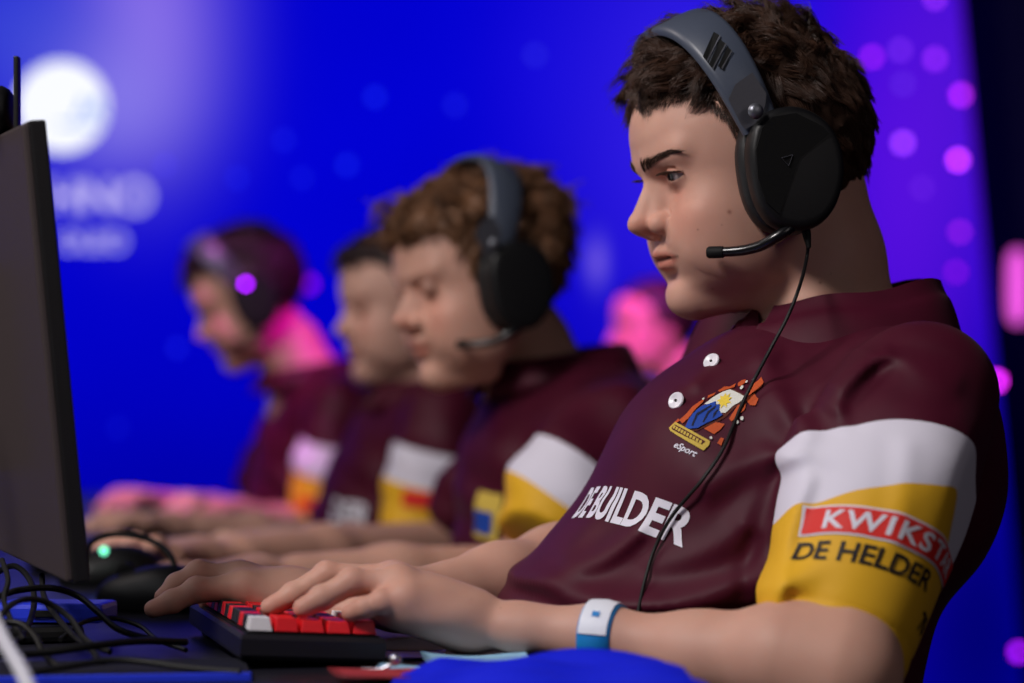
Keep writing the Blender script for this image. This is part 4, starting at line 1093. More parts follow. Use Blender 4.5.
# webcam on its top edge
wc = empty('webcam', at(12, 118, 1.70), 'black webcam clipped on top of the near monitor', 'webcam')
m = MB(); m.lathe(at(-12, 112, 1.74)-V(.012, 0, 0), V(1, -.1, .05), [(0, .010), (.002, .014), (.010, .0175), (.024, .0175), (.028, .015), (.030, .012), (.029, .0002)], 26); m.build('camera_body', M['black'], wc, smoothed=True)
m = MB(); m.box(at(17, 96, 1.72), (.0035, .010, .056), None, .001); m.build('front_plate', M['black'], wc)
m = MB(); m.box(at(2, 136, 1.76), (.030, .03, .010), None, .003); m.build('clip', M['black_matte'], wc)

# cables in a tangle on the desk
def wire(name, pts, r, mat, label, cat='cable', group=None):
    P = [at(px, py, Y) for px, py, Y in pts]; P = [V(p[0], p[1], max(p[2], DT+r)) for p in P]
    m = MB(); m.tube(spline(P, 8), r, 8); o = m.build(name, mat, None, smoothed=True); tag(o, label, cat, group); return o
wire('cable', [(84, 575, 2.2), (88, 548, 2.18), (104, 536, 2.16), (130, 535, 2.15), (156, 543, 2.14), (172, 558, 2.12), (178, 585, 2.10), (176, 600, 2.06)], .0027, M['cable'], 'black cable arching up behind the far fingertips')
wire('cable', [(-6, 598, 1.72), (20, 590, 1.74), (52, 588, 1.76), (78, 596, 1.77), (98, 612, 1.74), (120, 630, 1.72), (160, 642, 1.72)], .0024, M['cable'], 'black cable looping below the monitor towards the mouse')
wire('cable', [(-8, 640, 1.60), (4, 612, 1.62), (22, 600, 1.66), (46, 602, 1.68), (70, 618, 1.68), (86, 640, 1.66), (110, 652, 1.64)], .0022, M['cable'], 'thin black cable curling down beside the white one')
wire('cable', [(42, 575, 1.80), (44, 596, 1.78), (56, 616, 1.74), (74, 636, 1.70), (90, 648, 1.66), (100, 662, 1.62)], .0022, M['cable'], 'black cable dropping from behind the monitor stand')
wire('cable', [(-6, 655, 1.58), (40, 653, 1.60), (90, 646, 1.62), (140, 641, 1.66), (186, 642, 1.70)], .0026, M['cable'], 'black cable lying straight across towards the keyboard')
wire('cable', [(-8, 622, 1.66), (20, 624, 1.66), (36, 638, 1.64), (44, 654, 1.62), (60, 668, 1.58)], .0024, M['cable'], 'short black cable bending at the far left')
wire('cable', [(20, 676, 1.54), (60, 668, 1.56), (120, 660, 1.58), (190, 668, 1.57), (240, 672, 1.56)], .0022, M['cable'], 'black cable running in front of the keyboard')
wire('cable', [(-14, 600, 1.50), (-2, 628, 1.46), (8, 648, 1.42), (20, 668, 1.38), (34, 700, 1.34)], .0042, M['cable_white'], 'thick white cable in the bottom left corner')
wire('cable', [(-6, 574, 1.86), (14, 566, 1.84), (30, 580, 1.80), (34, 604, 1.76), (26, 630, 1.70), (8, 650, 1.62)], .0023, M['cable'], 'black cable looping in front of the blue box')
wire('cable', [(60, 640, 1.70), (84, 622, 1.74), (112, 618, 1.78), (140, 626, 1.78), (158, 640, 1.74), (186, 650, 1.70)], .0018, M['cable'], 'thin black cable bending just left of the red keyboard')
wire('cable', [(2, 560, 1.75), (8, 580, 1.72), (4, 600, 1.70), (12, 622, 1.68), (24, 640, 1.66)], .002, M['cable'], 'thin black cable hanging by the left picture edge')
# added dark mat, near left; its blue strip paints in a light streak
def slab(name, c, ax, size, mat, label, cat, bev=.001, parent=None):
    ax = nrm(ax); m = MB(); m.box(c, size, np.array([ax, np.cross(UP, ax), UP]), bev); o = m.build(name, mat, parent)
    if parent is None: tag(o, label, cat)
    return o
M['blue_card_and_reflection'] = plain('blue_card_and_reflection', (40, 60, 220), .35, .5, nscale=200, var=.1)  # blue of the card, and of the reflections painted as box and strip
M['mat_cloth'] = plain('mat_cloth', (20, 20, 30), .8, .2, nscale=600, var=.25, bstr=.3)
mp = slab('streak_mat', V(*at(96, 672, 1.60)[:2], DT+.0025), V(1, .16, 0), (.20, .10, .005), M['mat_cloth'], 'added dark mat with a strip coloured as a blue light streak, near left corner', 'mouse mat')
slab('blue_streak', V(*at(96, 672, 1.60)[:2], DT+.003)+V(.008, -.053, 0), V(1, .16, 0), (.20, .006, .006), M['blue_card_and_reflection'], None, None, .001, mp)  # strip coloured blue to imitate light streaking along the desk edge
blue_box = slab('foot_reflection_box', V(*at(56, 600, 1.86)[:2], DT+.0215), V(1, -.1, 0), (.085, .05, .015), M['blue_card_and_reflection'], 'added box coloured as the blue light reflected by the monitor foot', 'blue_box', .004)  # added box: its blue stands in for light reflected off the stand foot
slab('box_strip', V(*at(56, 600, 1.86)[:2], DT+.0215)+V(-.003, -.0255, 0), V(1, -.1, 0), (.02, .003, .005), M['black_matte'], None, None, .0005, blue_box)

# cards, clip and the blue cloth at the near edge of the desk
M['card_pale'] = plain('pale_blue_card', (150, 196, 226), .5, .4, nscale=60, var=.05)
M['card_red'] = plain('red_card', (168, 52, 60), .5, .4, nscale=60, var=.08)
def card(c, ax, size, mat, label, curl=.003, z=0.0):
    ax = nrm(ax); ay = np.cross(UP, ax); n = 10; vs = []
    for s in (0, .0006):
        for i in range(n+1):
            for j in range(n+1):
                a, b = i/n-.5, j/n-.5; vs.append(c+ax*a*size[0]+ay*b*size[1]+UP*(s+z+curl*(2*a)**2+curl*.5*(2*b)**2))
    N_ = (n+1)**2; fs = []
    for i in range(n):
        for j in range(n):
            q = [i*(n+1)+j, (i+1)*(n+1)+j, (i+1)*(n+1)+j+1, i*(n+1)+j+1]; fs += [q[::-1], [k+N_ for k in q]]
    for i in range(n):
        for q in ((i, i+1), (n*(n+1)+i+1, n*(n+1)+i), ((i+1)*(n+1), i*(n+1)), (i*(n+1)+n, (i+1)*(n+1)+n)): fs.append([q[0], q[1], q[1]+N_, q[0]+N_])
    o = mesh_obj('card', vs, fs, mat, smoothed=True); tag(o, label, 'card'); return o
card(V(*at(478, 664, 1.63)[:2], DT), V(1, .12, 0), (.072, .075), M['card_pale'], 'pale blue card lying under the near wrist', .0035, .004)
card(V(*at(418, 671, 1.60)[:2], DT), V(1, -.1, 0), (.06, .06), M['card_pale'], 'pale blue card overlapping the red one', .002, .0015)
card(V(*at(398, 683, 1.56)[:2], DT), V(1, .22, 0), (.085, .05), M['card_red'], 'red card in front of the keyboard corner', .002, .0045)
card(V(*at(410, 650, 1.72)[:2], DT), V(1, .0, 0), (.05, .05), M['blue_card'] if 'blue_card' in M else M['blue_card_and_reflection'], 'blue card under the heel of the near hand', .001, .001)
bc = at(395, 664, 1.585); bc[2] = max(bc[2], DT+.012)
m = MB(); m.lathe(bc-V(0, 0, .0042), UP, [(.0042-.0042*math.cos(a), max(.0042*math.sin(a), .0001)) for a in np.linspace(0, math.pi, 14)], 20)
cl = m.build('badge_clip', M['steel'], None, smoothed=True); tag(cl, 'small shiny metal ball clip on the red card', 'clip')
m = MB(); m.tube([bc+V(-.002, 0, -.003), bc+V(-.010, .001, -.007), bc+V(-.022, .002, -.0065)], .0014, 8); m.build('clip_arm', M['steel'], cl, smoothed=True)

t = NT('blue_cloth'); n = t.noise(500, 3)
M['blue_cloth'] = t.bsdf(t.mix(n, lin(6, 20, 200), lin(12, 32, 224)), .75, .2, bump=n, bstr=.3, bdist=.0006)
def cloth():
    nx, ny = 90, 60; x0, x1, y0, y1 = -.075, .15, 1.40, 1.60; top = []
    for i in range(nx+1):
        for j in range(ny+1):
            u, v = i/nx, j/ny; x = x0+(x1-x0)*u; y = y0+(y1-y0)*v-.035*(1-u)**2*(v-.2)
            e = min(u*7, (1-u)*5, v*7, (1-v)*7, 1); e = math.sin(e*math.pi/2)
            hgt = .004+.011*e*math.exp(-((u-.55)/.45)**2)+.0028*math.sin(u*17+v*6+1.2*math.sin(v*9))*e+.003*math.sin(v*23+u*7)*e
            hgt *= (.25+.75*e)
            edge = .070-.207*(y-1.5)      # desk edge: the cloth hangs over it
            drop = max(x-edge-.0+.018, 0); 
            top.append(V(x-max(x-edge-.045, 0)*.62, y, DT+.003+max(hgt, .002)-max(x-edge-.03, 0)*1.5))
    vs = top+[p-V(0.0, 0, .0028) for p in top]; N_ = len(top); fs = []
    for i in range(nx):
        for j in range(ny):
            q = [i*(ny+1)+j, (i+1)*(ny+1)+j, (i+1)*(ny+1)+j+1, i*(ny+1)+j+1]; fs += [q, [k+N_ for k in q[::-1]]]
    for i in range(nx):
        for a, b in ((i*(ny+1), (i+1)*(ny+1)), ((i+1)*(ny+1)+ny, i*(ny+1)+ny)): fs.append([b, a, a+N_, b+N_])
    for j in range(ny):
        for a, b in ((j+1, j), (nx*(ny+1)+j, nx*(ny+1)+j+1)): fs.append([b, a, a+N_, b+N_])
    o = mesh_obj('blue_cloth', vs, fs, M['blue_cloth'], smoothed=True); tag(o, 'crumpled royal blue cloth on the desk corner below the near forearm', 'cloth')
cloth()

# ------------------------------------------------------------------ the other people in the row
def figure(name, label, hd, neck, nr, secs, psi, near, nR, far, fR, hems, ells, hl, hair_mat, arms, h=.0055, tuft=None, group=None, band=(.085, .15), skin='skin', collar_c=None, lump=.3, shirt=None, cores=None, hh_=.25, label_on=False):
    hvv, hff = head_mesh(hd, hh_, False, neck, nr, low=-16)
    parts = [(hd.w(hvv), hff)]+arms
    if cores is not None: parts.append(core_mesh(cores[0], cores[1], V(0, 1, 0), .016))
    bv_, bf_ = join(parts); cc = np.ones((len(bv_), 3)); cc[:len(hvv)] = head_colour(hvv)
    cen = (bv_.min(0)+bv_.max(0))/2
    p = mesh_obj('person', bv_, bf_, M[skin], cols=cc); tag(p, label, 'person', group)
    FDv = V(-math.cos(psi), -math.sin(psi), 0); LDv = V(math.sin(psi), -math.cos(psi), 0)
    zs = [q[0][2] for q in secs]; allp = [q[0] for q in secs]+list(near)+list(far)
    lo = np.min(allp, 0)-.26; hi = np.max(allp, 0)+.26; lo[2] = min(zs)-.01; 
    for q in list(near)+list(far): lo[2] = min(lo[2], q[2]-.09)
    hi[2] = max(zs)+.05
    g = Grid(lo, hi, h)
    g.add(lofted(secs, FDv, LDv, (min(zs), max(zs))), g.lo+.001, g.lo+(g.n-1)*g.h, 0)
    top = secs[-1][0]
    g.cap(top-V(0, 0, .055)+LDv*.02, near[0], .045, nR[0], k=.04); g.cap(top-V(0, 0, .055)-LDv*.02, far[0], .045, fR[0], k=.04)
    TF = g.F.copy(); ga = g.like(); 
    ga.chain(near, nR, k=.015)
    ax = nrm(near[-1]-near[0]); XX, YY, ZZ = np.meshgrid(*g.ax, indexing='ij', sparse=True)
    pj = ((XX-near[-1][0])*ax[0]+(YY-near[-1][1])*ax[1]+(ZZ-near[-1][2])*ax[2]).astype(np.float32)
    SF = np.maximum(ga.F, pj-.0)
    g.F = np.minimum(TF, SF); g.chain(far, fR, k=.02)
    # a few soft folds
    wv = .0035*np.sin(XX*70+ZZ*55+2*np.sin(ZZ*23))*np.sin(ZZ*31-XX*20); g.F = (g.F+wv*(np.abs(g.F) < .05)).astype(np.float32)
    v, f = g.mesh(); v = smooth(v, f, 2)
    def tri(Fa, P):
        i = np.clip(np.round((P-g.lo)/g.h).astype(int), 0, g.n-1); return Fa[i[:, 0], i[:, 1], i[:, 2]]
    qa = tri(TF, v)-tri(ga.F, v); r = v-near[0]; ta = r@ax; e0 = nrm(V(0, -1, 0)+ax*ax[1]); e1 = np.cross(ax, e0); e1 = e1 if e1[0] > 0 else -e1
    al = np.arctan2(r@e1, r@e0); sh = .03*np.cos(al)
    L_ = np.linalg.norm(near[-1]-near[0])
    je = mesh_obj('jersey', v, f, M[shirt or 'jersey'], p, attrs={'q_arm': qa, 'q_white': ta-L_*band[0]-sh, 'q_yellow': ta-L_*band[1]-sh})
    if collar_c is not None:
        c0, ra = collar_c; m = MB(); n = 36; vs = []
        for i in range(n+1):
            th = math.radians(14+332*i/n); d = FDv*math.cos(th)+LDv*math.sin(th)
            for o, hh in ((-.004, .004), (.002, .002), (.012, -.018), (.018, -.036), (.010, -.034), (-.004, -.02)): vs.append(c0+d*(ra+o)+V(0, 0, hh-.012*math.cos(th)))
        mesh_obj('collar', vs, [[i*6+k, i*6+k+1, i*6+7+k, i*6+6+k] for i in range(n) for k in range(5)]+[[0, 1, 2, 3, 4, 5], [n*6+k for k in range(6)][::-1]], M['collar'], je, smoothed=True)
    cv_, cf_ = hair_cap(.32, ells, hl, lump=lump, lfreq=1.25, seed=len(label))
    ps = [(cv_, cf_)]
    if tuft: 
        a_, b_ = tufted(cv_, cf_, *tuft, hl[0], hl[1]); ps.append((a_, b_))
    hv_, hf2 = join(ps); mesh_obj('hair', hd.w(hv_), hf2, hair_mat, p)
    m = MB(); 
    for s in (-1, 1):
        m = MB(); c = hd.w((8.3, s*3.1, 2.9)); m.lathe(c, hd.d(nrm(V(.95, s*.1, -.1))), [(1.3*hd.s*math.cos(a), max(1.3*hd.s*math.sin(a), 1e-4)) for a in np.linspace(math.pi, 0, 12)], 16); m.build('eye', M['eyelid'], p, smoothed=True)
        br = [hd.w((9.7, s*1.2, 4.5)), hd.w((9.4, s*2.6, 4.9)), hd.w((8.5, s*4.2, 5.0)), hd.w((7.4, s*5.0, 4.6))]
        m = MB(); m.tube(spline(br, 4), [.0035*hd.s*100*(1-.6*i/12) for i in range(13)], 6); m.build('eyebrow', hair_mat, p, smoothed=True)
    jbv = BVHTree.FromPolygons([Vector(x) for x in v], [tuple(int(i) for i in q) for q in f])
    return p, je, jbv, (FDv, LDv)
M['eyelid'] = plain('lid_coloured_eye', (160, 116, 100), .4, .4, nscale=200, var=.1)  # far eyes get one even eyelid colour
def simple_arm(h, elbow, wrist, hand_dir, knu, tips, rs=(.042, .036, .026), pre=None, side=1, curl=1.0):
    """forearm with a hand: knu = centre of the knuckle row, tips = where the fingertips land"""
    hd_ = nrm(knu-wrist); up = nrm(V(0, 0, 1)-hd_*hd_[2]); lt = nrm(np.cross(up, hd_)); fingers = []
    for i, (o, ln, r) in enumerate(((-.030, .92, .0092), (-.010, 1.05, .0096), (.010, 1.0, .0092), (.029, .80, .0084))):
        a = knu+lt*o*1.0-up*abs(o)*.15; d = (tips-knu)*ln; L = np.linalg.norm(d)
        p1 = a+d*.45+up*.010*curl; p2 = a+d*.78+up*.004*curl; p3 = a+d+lt*o*.1
        fingers.append(([a, p1, p2, p3], (r*1.12, r, r*.9, r*.78)))
    mc = [(f_[0][0], f_[1][0]*1.1) for f_ in fingers]
    th = ([wrist+hd_*.02+lt*.022*side, wrist+hd_*.055+lt*.045*side-up*.008, wrist+hd_*.085+lt*.045*side-up*.014, wrist+hd_*.108+lt*.036*side-up*.018], (.014, .011, .0095, .008))
    pts = ([pre] if pre is not None else [])+[elbow, elbow*.5+wrist*.5, wrist*.85+elbow*.15]
    r_ = ([rs[0]*1.1] if pre is not None else [])+[rs[0], rs[1], rs[2]]
    return arm_mesh(h, pts, r_, (wrist, rs[2]*1.02, .75), mc, fingers, th)

HL2 = (HLF, [q-.3 for q in HLU])
def secP(xl, xr, y, Y, b, psi): return sec(xl, xr, y, Y, b, psi)

# second player
p2 = math.radians(24)
H2 = Head(at(489, 297, 2.64), .95, 27, 14)
e2 = [((-.7, 0, 5.0), (10.6, 8.3, 9.0)), ((.4, 0, 8.8), (9.0, 7.4, 5.0)), ((7.0, 0, 9.6), (3.2, 5.4, 2.6)), ((-4.8, 0, 8.2), (6.9, 7, 5.0))]
def side2(G): return np.stack([-.1+.5*np.sin(G[:, 2]*1.9), .5*np.cos(G[:, 2]*1.4), -1+np.zeros(len(G))], 1)
def top2(G): return np.stack([.5*np.sin(G[:, 1]*1.7+G[:, 0]), .7*np.cos(G[:, 0]*1.3), .25*np.sin(G[:, 0]*1.9)-.3], 1)
arm2 = simple_arm(.003, at(520, 585, 2.52), at(258, 579, 2.36), None, at(206, 575, 2.32), at(150, 585, 2.27), pre=at(585, 520, 2.55))
arm2b = simple_arm(.003, at(430, 556, 2.95), at(200, 560, 2.60), None, at(152, 551, 2.52), at(94, 568, 2.46), rs=(.042, .036, .028), side=-1, curl=1.9)
P2, J2, B2, F2 = figure('person', 'second young man in the row, curly brown hair, black headset, eyes lowered', H2, [at(505, 315, 2.72), at(524, 350, 2.72), at(540, 395, 2.71), at(548, 440, 2.71)], [.050, .052, .06, .08],
    [secP(440, 735, 640, 2.70, .17, p2), secP(452, 730, 570, 2.70, .17, p2), secP(458, 728, 500, 2.70, .17, p2), secP(462, 715, 450, 2.70, .165, p2), secP(474, 690, 415, 2.70, .15, p2), secP(492, 660, 388, 2.70, .12, p2), secP(510, 625, 370, 2.70, .085, p2)], p2,
    [at(612, 440, 2.52), at(572, 490, 2.48), at(548, 548, 2.45)], [.060, .064, .058], [at(560, 420, 2.92), at(470, 500, 2.95)], [.055, .05], None,
    e2, ([-13, -9, -7, -5, -2.5, 0, 3.2, 4.3, 4.9, 5.5, 6.6, 7.6, 8.8, 9.8, 13], [q-.8 for q in HLU]), M['hair_mid'], [arm2, arm2b], tuft=(7500, 460, 8.5, side2, top2, 2.0, 2.5, .07, .6, (.10, .24), (.15, .24)), band=(.30, .66), collar_c=(at(556, 356, 2.70), .080), lump=.5,
    cores=([at(548, 440, 2.71), at(590, 520, 2.71), at(590, 650, 2.70)], [.08, .10, .11]))
c2 = [H2.w((1, 10.3, -4.2)), H2.w((0, 10.6, -9)), H2.w((-1.5, 10.5, -16)), at(505, 400, 2.50), at(490, 460, 2.49), at(478, 540, 2.50)]
headset(H2, 'black headset on the curly haired second young man', cable=None, detail=False, l0=9.4, top=(-2.6, 14.9))
# third player
p3 = math.radians(20)
H3 = Head(at(410, 318, 3.50), .94, 22, 9)
e3 = [((-.6, 0, 4.8), (10.2, 8.1, 8.9)), ((1.0, 0, 8.8), (8.6, 7.0, 5.0)), ((6.6, 0, 9.6), (3.2, 5.4, 2.4))]
arm3 = simple_arm(.0035, at(415, 560, 3.24), at(284, 546, 2.98), None, at(246, 541, 2.95), at(207, 552, 2.90), pre=at(430, 520, 3.33))
arm3b = simple_arm(.0035, at(330, 548, 3.65), at(172, 527, 3.45), None, at(132, 519, 3.40), at(84, 530, 3.35), side=-1)
P3, J3, B3, F3 = figure('person', 'third young man in the row, short dark hair, face partly behind the curly one', H3, [at(420, 335, 3.52), at(424, 365, 3.52), at(428, 400, 3.52), at(428, 440, 3.52)], [.048, .051, .06, .08],
    [secP(290, 470, 640, 3.50, .165, p3), secP(296, 470, 570, 3.50, .165, p3), secP(312, 474, 510, 3.50, .165, p3), secP(330, 478, 460, 3.50, .16, p3), secP(350, 480, 425, 3.50, .15, p3), secP(368, 476, 402, 3.50, .12, p3), secP(388, 466, 386, 3.50, .085, p3)], p3,
    [at(446, 418, 3.32), at(430, 480, 3.28), at(415, 556, 3.26)], [.056, .060, .054], [at(400, 410, 3.72), at(350, 500, 3.74)], [.055, .05], None,
    e3, HL2, M['hair_black'], [arm3, arm3b], band=(.22, .48), skin='skin_pale', tuft=(2600, 240, 8.5, side1, top1, 1.2, 2.2, .08, .55, (.05, .2), (.03, .1)),
    collar_c=(at(424, 380, 3.50), .078), cores=([at(428, 440, 3.52), at(410, 520, 3.5), at(385, 640, 3.5)], [.08, .10, .11]))
# fourth player, head bent down
p4 = math.radians(18)
H4 = Head(at(258, 306, 4.15), .96, 12, 27)
e4 = [((-.6, 0, 5.0), (10.6, 8.3, 9.2)), ((.6, 0, 9.4), (9.0, 7.2, 5.0)), ((6.4, 0, 9.8), (3.0, 5.2, 2.2))]
arm4 = simple_arm(.004, at(318, 545, 3.95), at(238, 513, 3.80), None, at(198, 504, 3.76), at(166, 519, 3.70), pre=at(325, 510, 3.97), curl=2.2)
arm4b = simple_arm(.004, at(250, 526, 4.35), at(170, 507, 4.15), None, at(140, 496, 4.10), at(108, 508, 4.05), side=-1, curl=1.5)
P4, J4, B4, F4 = figure('person', 'fourth young man in the row, head bent low in magenta light, black headset', H4, [at(272, 325, 4.17), at(290, 350, 4.17), at(306, 385, 4.16), at(312, 420, 4.16)], [.050, .054, .062, .08],
    [secP(222, 366, 640, 4.15, .165, p4), secP(232, 370, 560, 4.15, .165, p4), secP(244, 378, 500, 4.15, .165, p4), secP(252, 384, 450, 4.15, .16, p4), secP(262, 382, 415, 4.15, .145, p4), secP(278, 374, 390, 4.15, .12, p4), secP(292, 352, 368, 4.15, .085, p4)], p4,
    [at(340, 412, 3.96), at(328, 470, 3.93), at(316, 545, 3.91)], [.055, .056, .050], [at(300, 400, 4.36), at(262, 480, 4.38)], [.05, .05], None,
    e4, HL2, M['hair_black'], [arm4, arm4b], band=(.20, .44), tuft=(2600, 240, 8.5, side1, top1, 1.4, 2.6, .09, .55, (.05, .25), (.03, .12)),
    collar_c=(at(308, 366, 4.15), .080), cores=([at(312, 420, 4.16), at(312, 520, 4.15), at(300, 640, 4.15)], [.08, .10, .11]))
headset(H4, 'black headset with purple light on the fourth young man', cable=None, detail=False, l0=9.4, led=(1.5, 11.4, 4.5))
# spectator behind the row, lit pink
M['top_dark'] = plain('dark_top', (62, 30, 60), .8, .2, nscale=200, var=.1)
p5 = math.radians(15)
H5 = Head(at(658, 338, 5.4), .96, 15, 3)
P5, J5, B5, F5 = figure('person', 'spectator in pink light standing behind the players, seen below the nearest chin', H5, [at(668, 352, 5.41), at(680, 372, 5.41), at(690, 395, 5.40), at(694, 425, 5.40)], [.052, .056, .066, .09],
    [secP(640, 760, 650, 5.4, .17, p5), secP(638, 765, 560, 5.4, .17, p5), secP(640, 768, 470, 5.4, .18, p5), secP(650, 762, 430, 5.4, .18, p5), secP(668, 742, 408, 5.4, .12, p5), secP(676, 724, 398, 5.4, .08, p5)], p5,
    [at(745, 432, 5.2), at(740, 500, 5.18), at(735, 580, 5.17)], [.055, .055, .048], [at(690, 430, 5.6), at(680, 520, 5.62)], [.055, .05], None,
    [((-1.2, 0, 5.2), (9.8, 8.2, 8.8)), ((0, 0, 8.6), (8.6, 7.0, 4.8))], HL2, M['hair_black'], [simple_arm(.005, at(735, 590, 5.17), at(690, 640, 5.0), None, at(672, 655, 4.95), at(655, 668, 4.92), pre=at(736, 540, 5.17))], h=.008, shirt='top_dark',
    cores=([at(694, 425, 5.4), at(700, 520, 5.4), at(700, 700, 5.4), at(700, 790, 5.4)], [.09, .11, .11, .10]), hh_=.32)

# prints on the other jerseys
def cam_decal(name, body, size, px, py, bvh, ax, mat, parent, label, shear=0):
    h = cam_hit(bvh, px, py)
    if h is None: return
    ax = nrm(ax); up = nrm(UP-ax*ax[2]); nn = np.cross(ax, up); nn = nn if nn[1] < 0 else -nn
    tv, tf = text_mesh(body, size, bold=.03, L=.012); tv[:, 0] -= tv[:, 0].max()/2
    def mp(x, y, o):
        q = h+ax*x+up*y+nn*.12; r = bvh.ray_cast(Vector(q), Vector(-nn)); 
        return (np.array(r[0])+nn*o, nn) if r[0] is not None else (h+ax*x+up*y, nn)
    decal(name, tv, tf, mp, mat, .003, parent, label)
cam_decal('lettering', 'DER', .045, 346, 524, B3, V(.75, -.65, -.1), M['white'], J3, 'white lettering low on the chest')
def cam_patch(name, w, hgt, px, py, bvh, ax, mat, parent, label, off=.003):
    h = cam_hit(bvh, px, py)
    if h is None: return
    ax = nrm(ax); up = nrm(UP-ax*ax[2]); nn = np.cross(ax, up); nn = nn if nn[1] < 0 else -nn
    v, f = fill([[(-w/2, -hgt/2), (w/2, -hgt/2), (w/2, hgt/2), (-w/2, hgt/2)]], .012)
    def mp(x, y, o):
        q = h+ax*x+up*y+nn*.12; r = bvh.ray_cast(Vector(q), Vector(-nn))
        return (np.array(r[0])+nn*o, nn) if r[0] is not None else (h+ax*x+up*y, nn)
    decal(name, v, f, mp, mat, off, parent, label)
cam_patch('sleeve_patch', .060, .022, 424, 500, B3, V(1, -.1, -.1), M['red_print'], J3, 'red sponsor patch on the sleeve')
cam_patch('crest', .045, .05, 487, 516, B2, V(.8, -.6, -.1), M['emb_gold'], J2, 'gold and blue crest on the chest')
cam_patch('crest_mountain', .032, .024, 485, 522, B2, V(.8, -.6, -.1), M['emb_blue'], J2, 'blue part of the crest', .005)
cam_patch('sleeve_patch', .050, .020, 312, 505, B4, V(1, -.1, -.1), M['red_print'], J4, 'red sponsor patch on the sleeve')

# keyboards, mouse and monitors of the others
k2 = at(60, 600, 2.75); k2 = V(-.50, 2.62, DT)
mouse(np.array([*at(112, 590, 2.44)[:2], DT]), V(-.9, -.3, 0), 'black mouse with a green light under the hand behind the nearest fingertips', led=at(104, 551, 2.385))
for (c, lab) in ((V(-.52, 2.60, DT), 'black keyboard of the second player behind the nearest keyboard'), (V(-.66, 3.15, DT), 'black keyboard of the third player'), (V(-.86, 3.85, DT), 'black keyboard of the fourth player, farthest of all')):
    keyboard(c, DD, .285, .100, lab, detail=False, fancy=False)
gt = Grid(V(.18, 5.12, 0), V(.64, 5.68, .80), .012)
for sg in (-1, 1):
    gt.chain([V(.42, 5.40+sg*.09, .72), V(.42, 5.40+sg*.11, .40), V(.42, 5.40+sg*.12, .10)], [.105, .075, .058], k=.03)
    gt.ell(V(.38, 5.40+sg*.12, .045), (.125, .048, .045), k=.02)
vt_, ft_ = gt.mesh(); mesh_obj('trousers', smooth(vt_, ft_), ft_, M['black_matte'], P5)

# ------------------------------------------------------------------ the hall: floor, walls and the big blue screen
def struct(name, m, mat): o = m.build(name, mat); o['kind'] = 'structure'; return o
M['floor'] = plain('dark_carpet', (18, 18, 30), .9, .2, nscale=80, var=.3)
M['wall'] = plain('dark_wall', (30, 24, 60), .8, .2, nscale=20, var=.15)
m = MB(); m.box((.0, 3.0, -.05), (6.4, 8.4, .1)); struct('floor', m, M['floor'])
m = MB(); m.box((.0, 7.05, 1.6), (6.4, .1, 3.4)); struct('wall_back', m, M['wall'])
m = MB(); m.box((-3.15, 3.0, 1.6), (.1, 8.4, 3.4)); struct('wall_left', m, M['wall'])
m = MB(); m.box((3.15, 3.0, 1.6), (.1, 8.4, 3.4)); struct('wall_right', m, M['wall'])
m = MB(); m.box((.0, 3.0, 3.35), (6.4, 8.4, .1)); struct('ceiling', m, M['wall'])
SY = 6.5
t = NT('led_picture'); sep = t.n('ShaderNodeSeparateXYZ'); t.l(t.n('ShaderNodeTexCoord').outputs['Object'], sep.inputs[0]); sx, sz = sep.outputs[0], sep.outputs[2]
S0 = V(0, SY, .0)
def blob(px, py, rx, ry, p=1.6):
    c = at(px, py, SY); k = SY/FPX
    a = t.math('DIVIDE', t.math('SUBTRACT', sx, float(c[0])), rx*k); b = t.math('DIVIDE', t.math('SUBTRACT', sz, float(c[2])), ry*k)
    r = t.math('ADD', t.math('MULTIPLY', a, a), t.math('MULTIPLY', b, b)); return t.math('POWER', 2.718, t.math('MULTIPLY', r, -1.0))
n = t.noise(1.3, 3)
c = t.mix(n, lin(1, 1, 196), lin(3, 2, 222))
for (px, py, rx, ry, col, f) in ((500, 640, 900, 260, (1, 1, 112), .75), (145, 20, 68, 120, (150, 120, 238), .85), (30, 30, 110, 80, (70, 84, 215), .6), (112, 105, 70, 60, (150, 140, 240), .5),
                                 (690, 120, 120, 200, (66, 40, 236), .6), (900, 180, 75, 260, (92, 16, 226), .8), (560, 60, 70, 90, (30, 18, 230), .25), (960, 60, 60, 240, (96, 24, 214), .5), (980, 640, 80, 200, (1, 1, 96), .8), (597, 262, 9, 22, (150, 120, 240), .5)):
    c = t.mix(t.math('MULTIPLY', blob(px, py, rx, ry), f), c, lin(*col))
e = t.n('ShaderNodeEmission'); t.l(c, e.inputs[0]); e.inputs[1].default_value = 1.0; t.l(e.outputs[0], t.out.inputs[0]); M['led'] = t.m
def slant(y): return at(966+(y)*.085, y, SY)
oz = [(-3.0, 3.1), (slant(-500)[0], 3.1-.0), (slant(620)[0], at(0, 620, SY)[2]), (slant(760)[0], .02), (-3.0, .02)]
led = empty('led_screen', V(0, SY, 0), 'huge blue stage screen filling the background behind the players', 'screen')
pan = mesh_obj('display_panel', [V(x, SY+d, z) for d in (0, .06) for x, z in oz], [[0, 1, 2, 3, 4][::-1], [5, 6, 7, 8, 9]]+[[i, (i+1) % 5, 5+(i+1) % 5, 5+i] for i in range(5)], M['led'], led, loc=V(0, SY, 0), smoothed=False)
M['logo_white'] = glow('logo_white', (236, 238, 248), 1.15); M['logo_blue'] = glow('logo_blue', (120, 160, 236), 1.0); M['led_lilac'] = glow('led_lilac', (190, 180, 245), 1.0)
cl_ = at(62, 107, SY-.01); m = MB(); m.lathe(cl_, V(0, -1, 0), [(0, .112), (.004, .123), (.006, .123), (.006, .0002)], 40); lg = m.build('round_logo', M['logo_white'], led); lg['label'] = 'white round logo glowing on the screen'
m = MB()
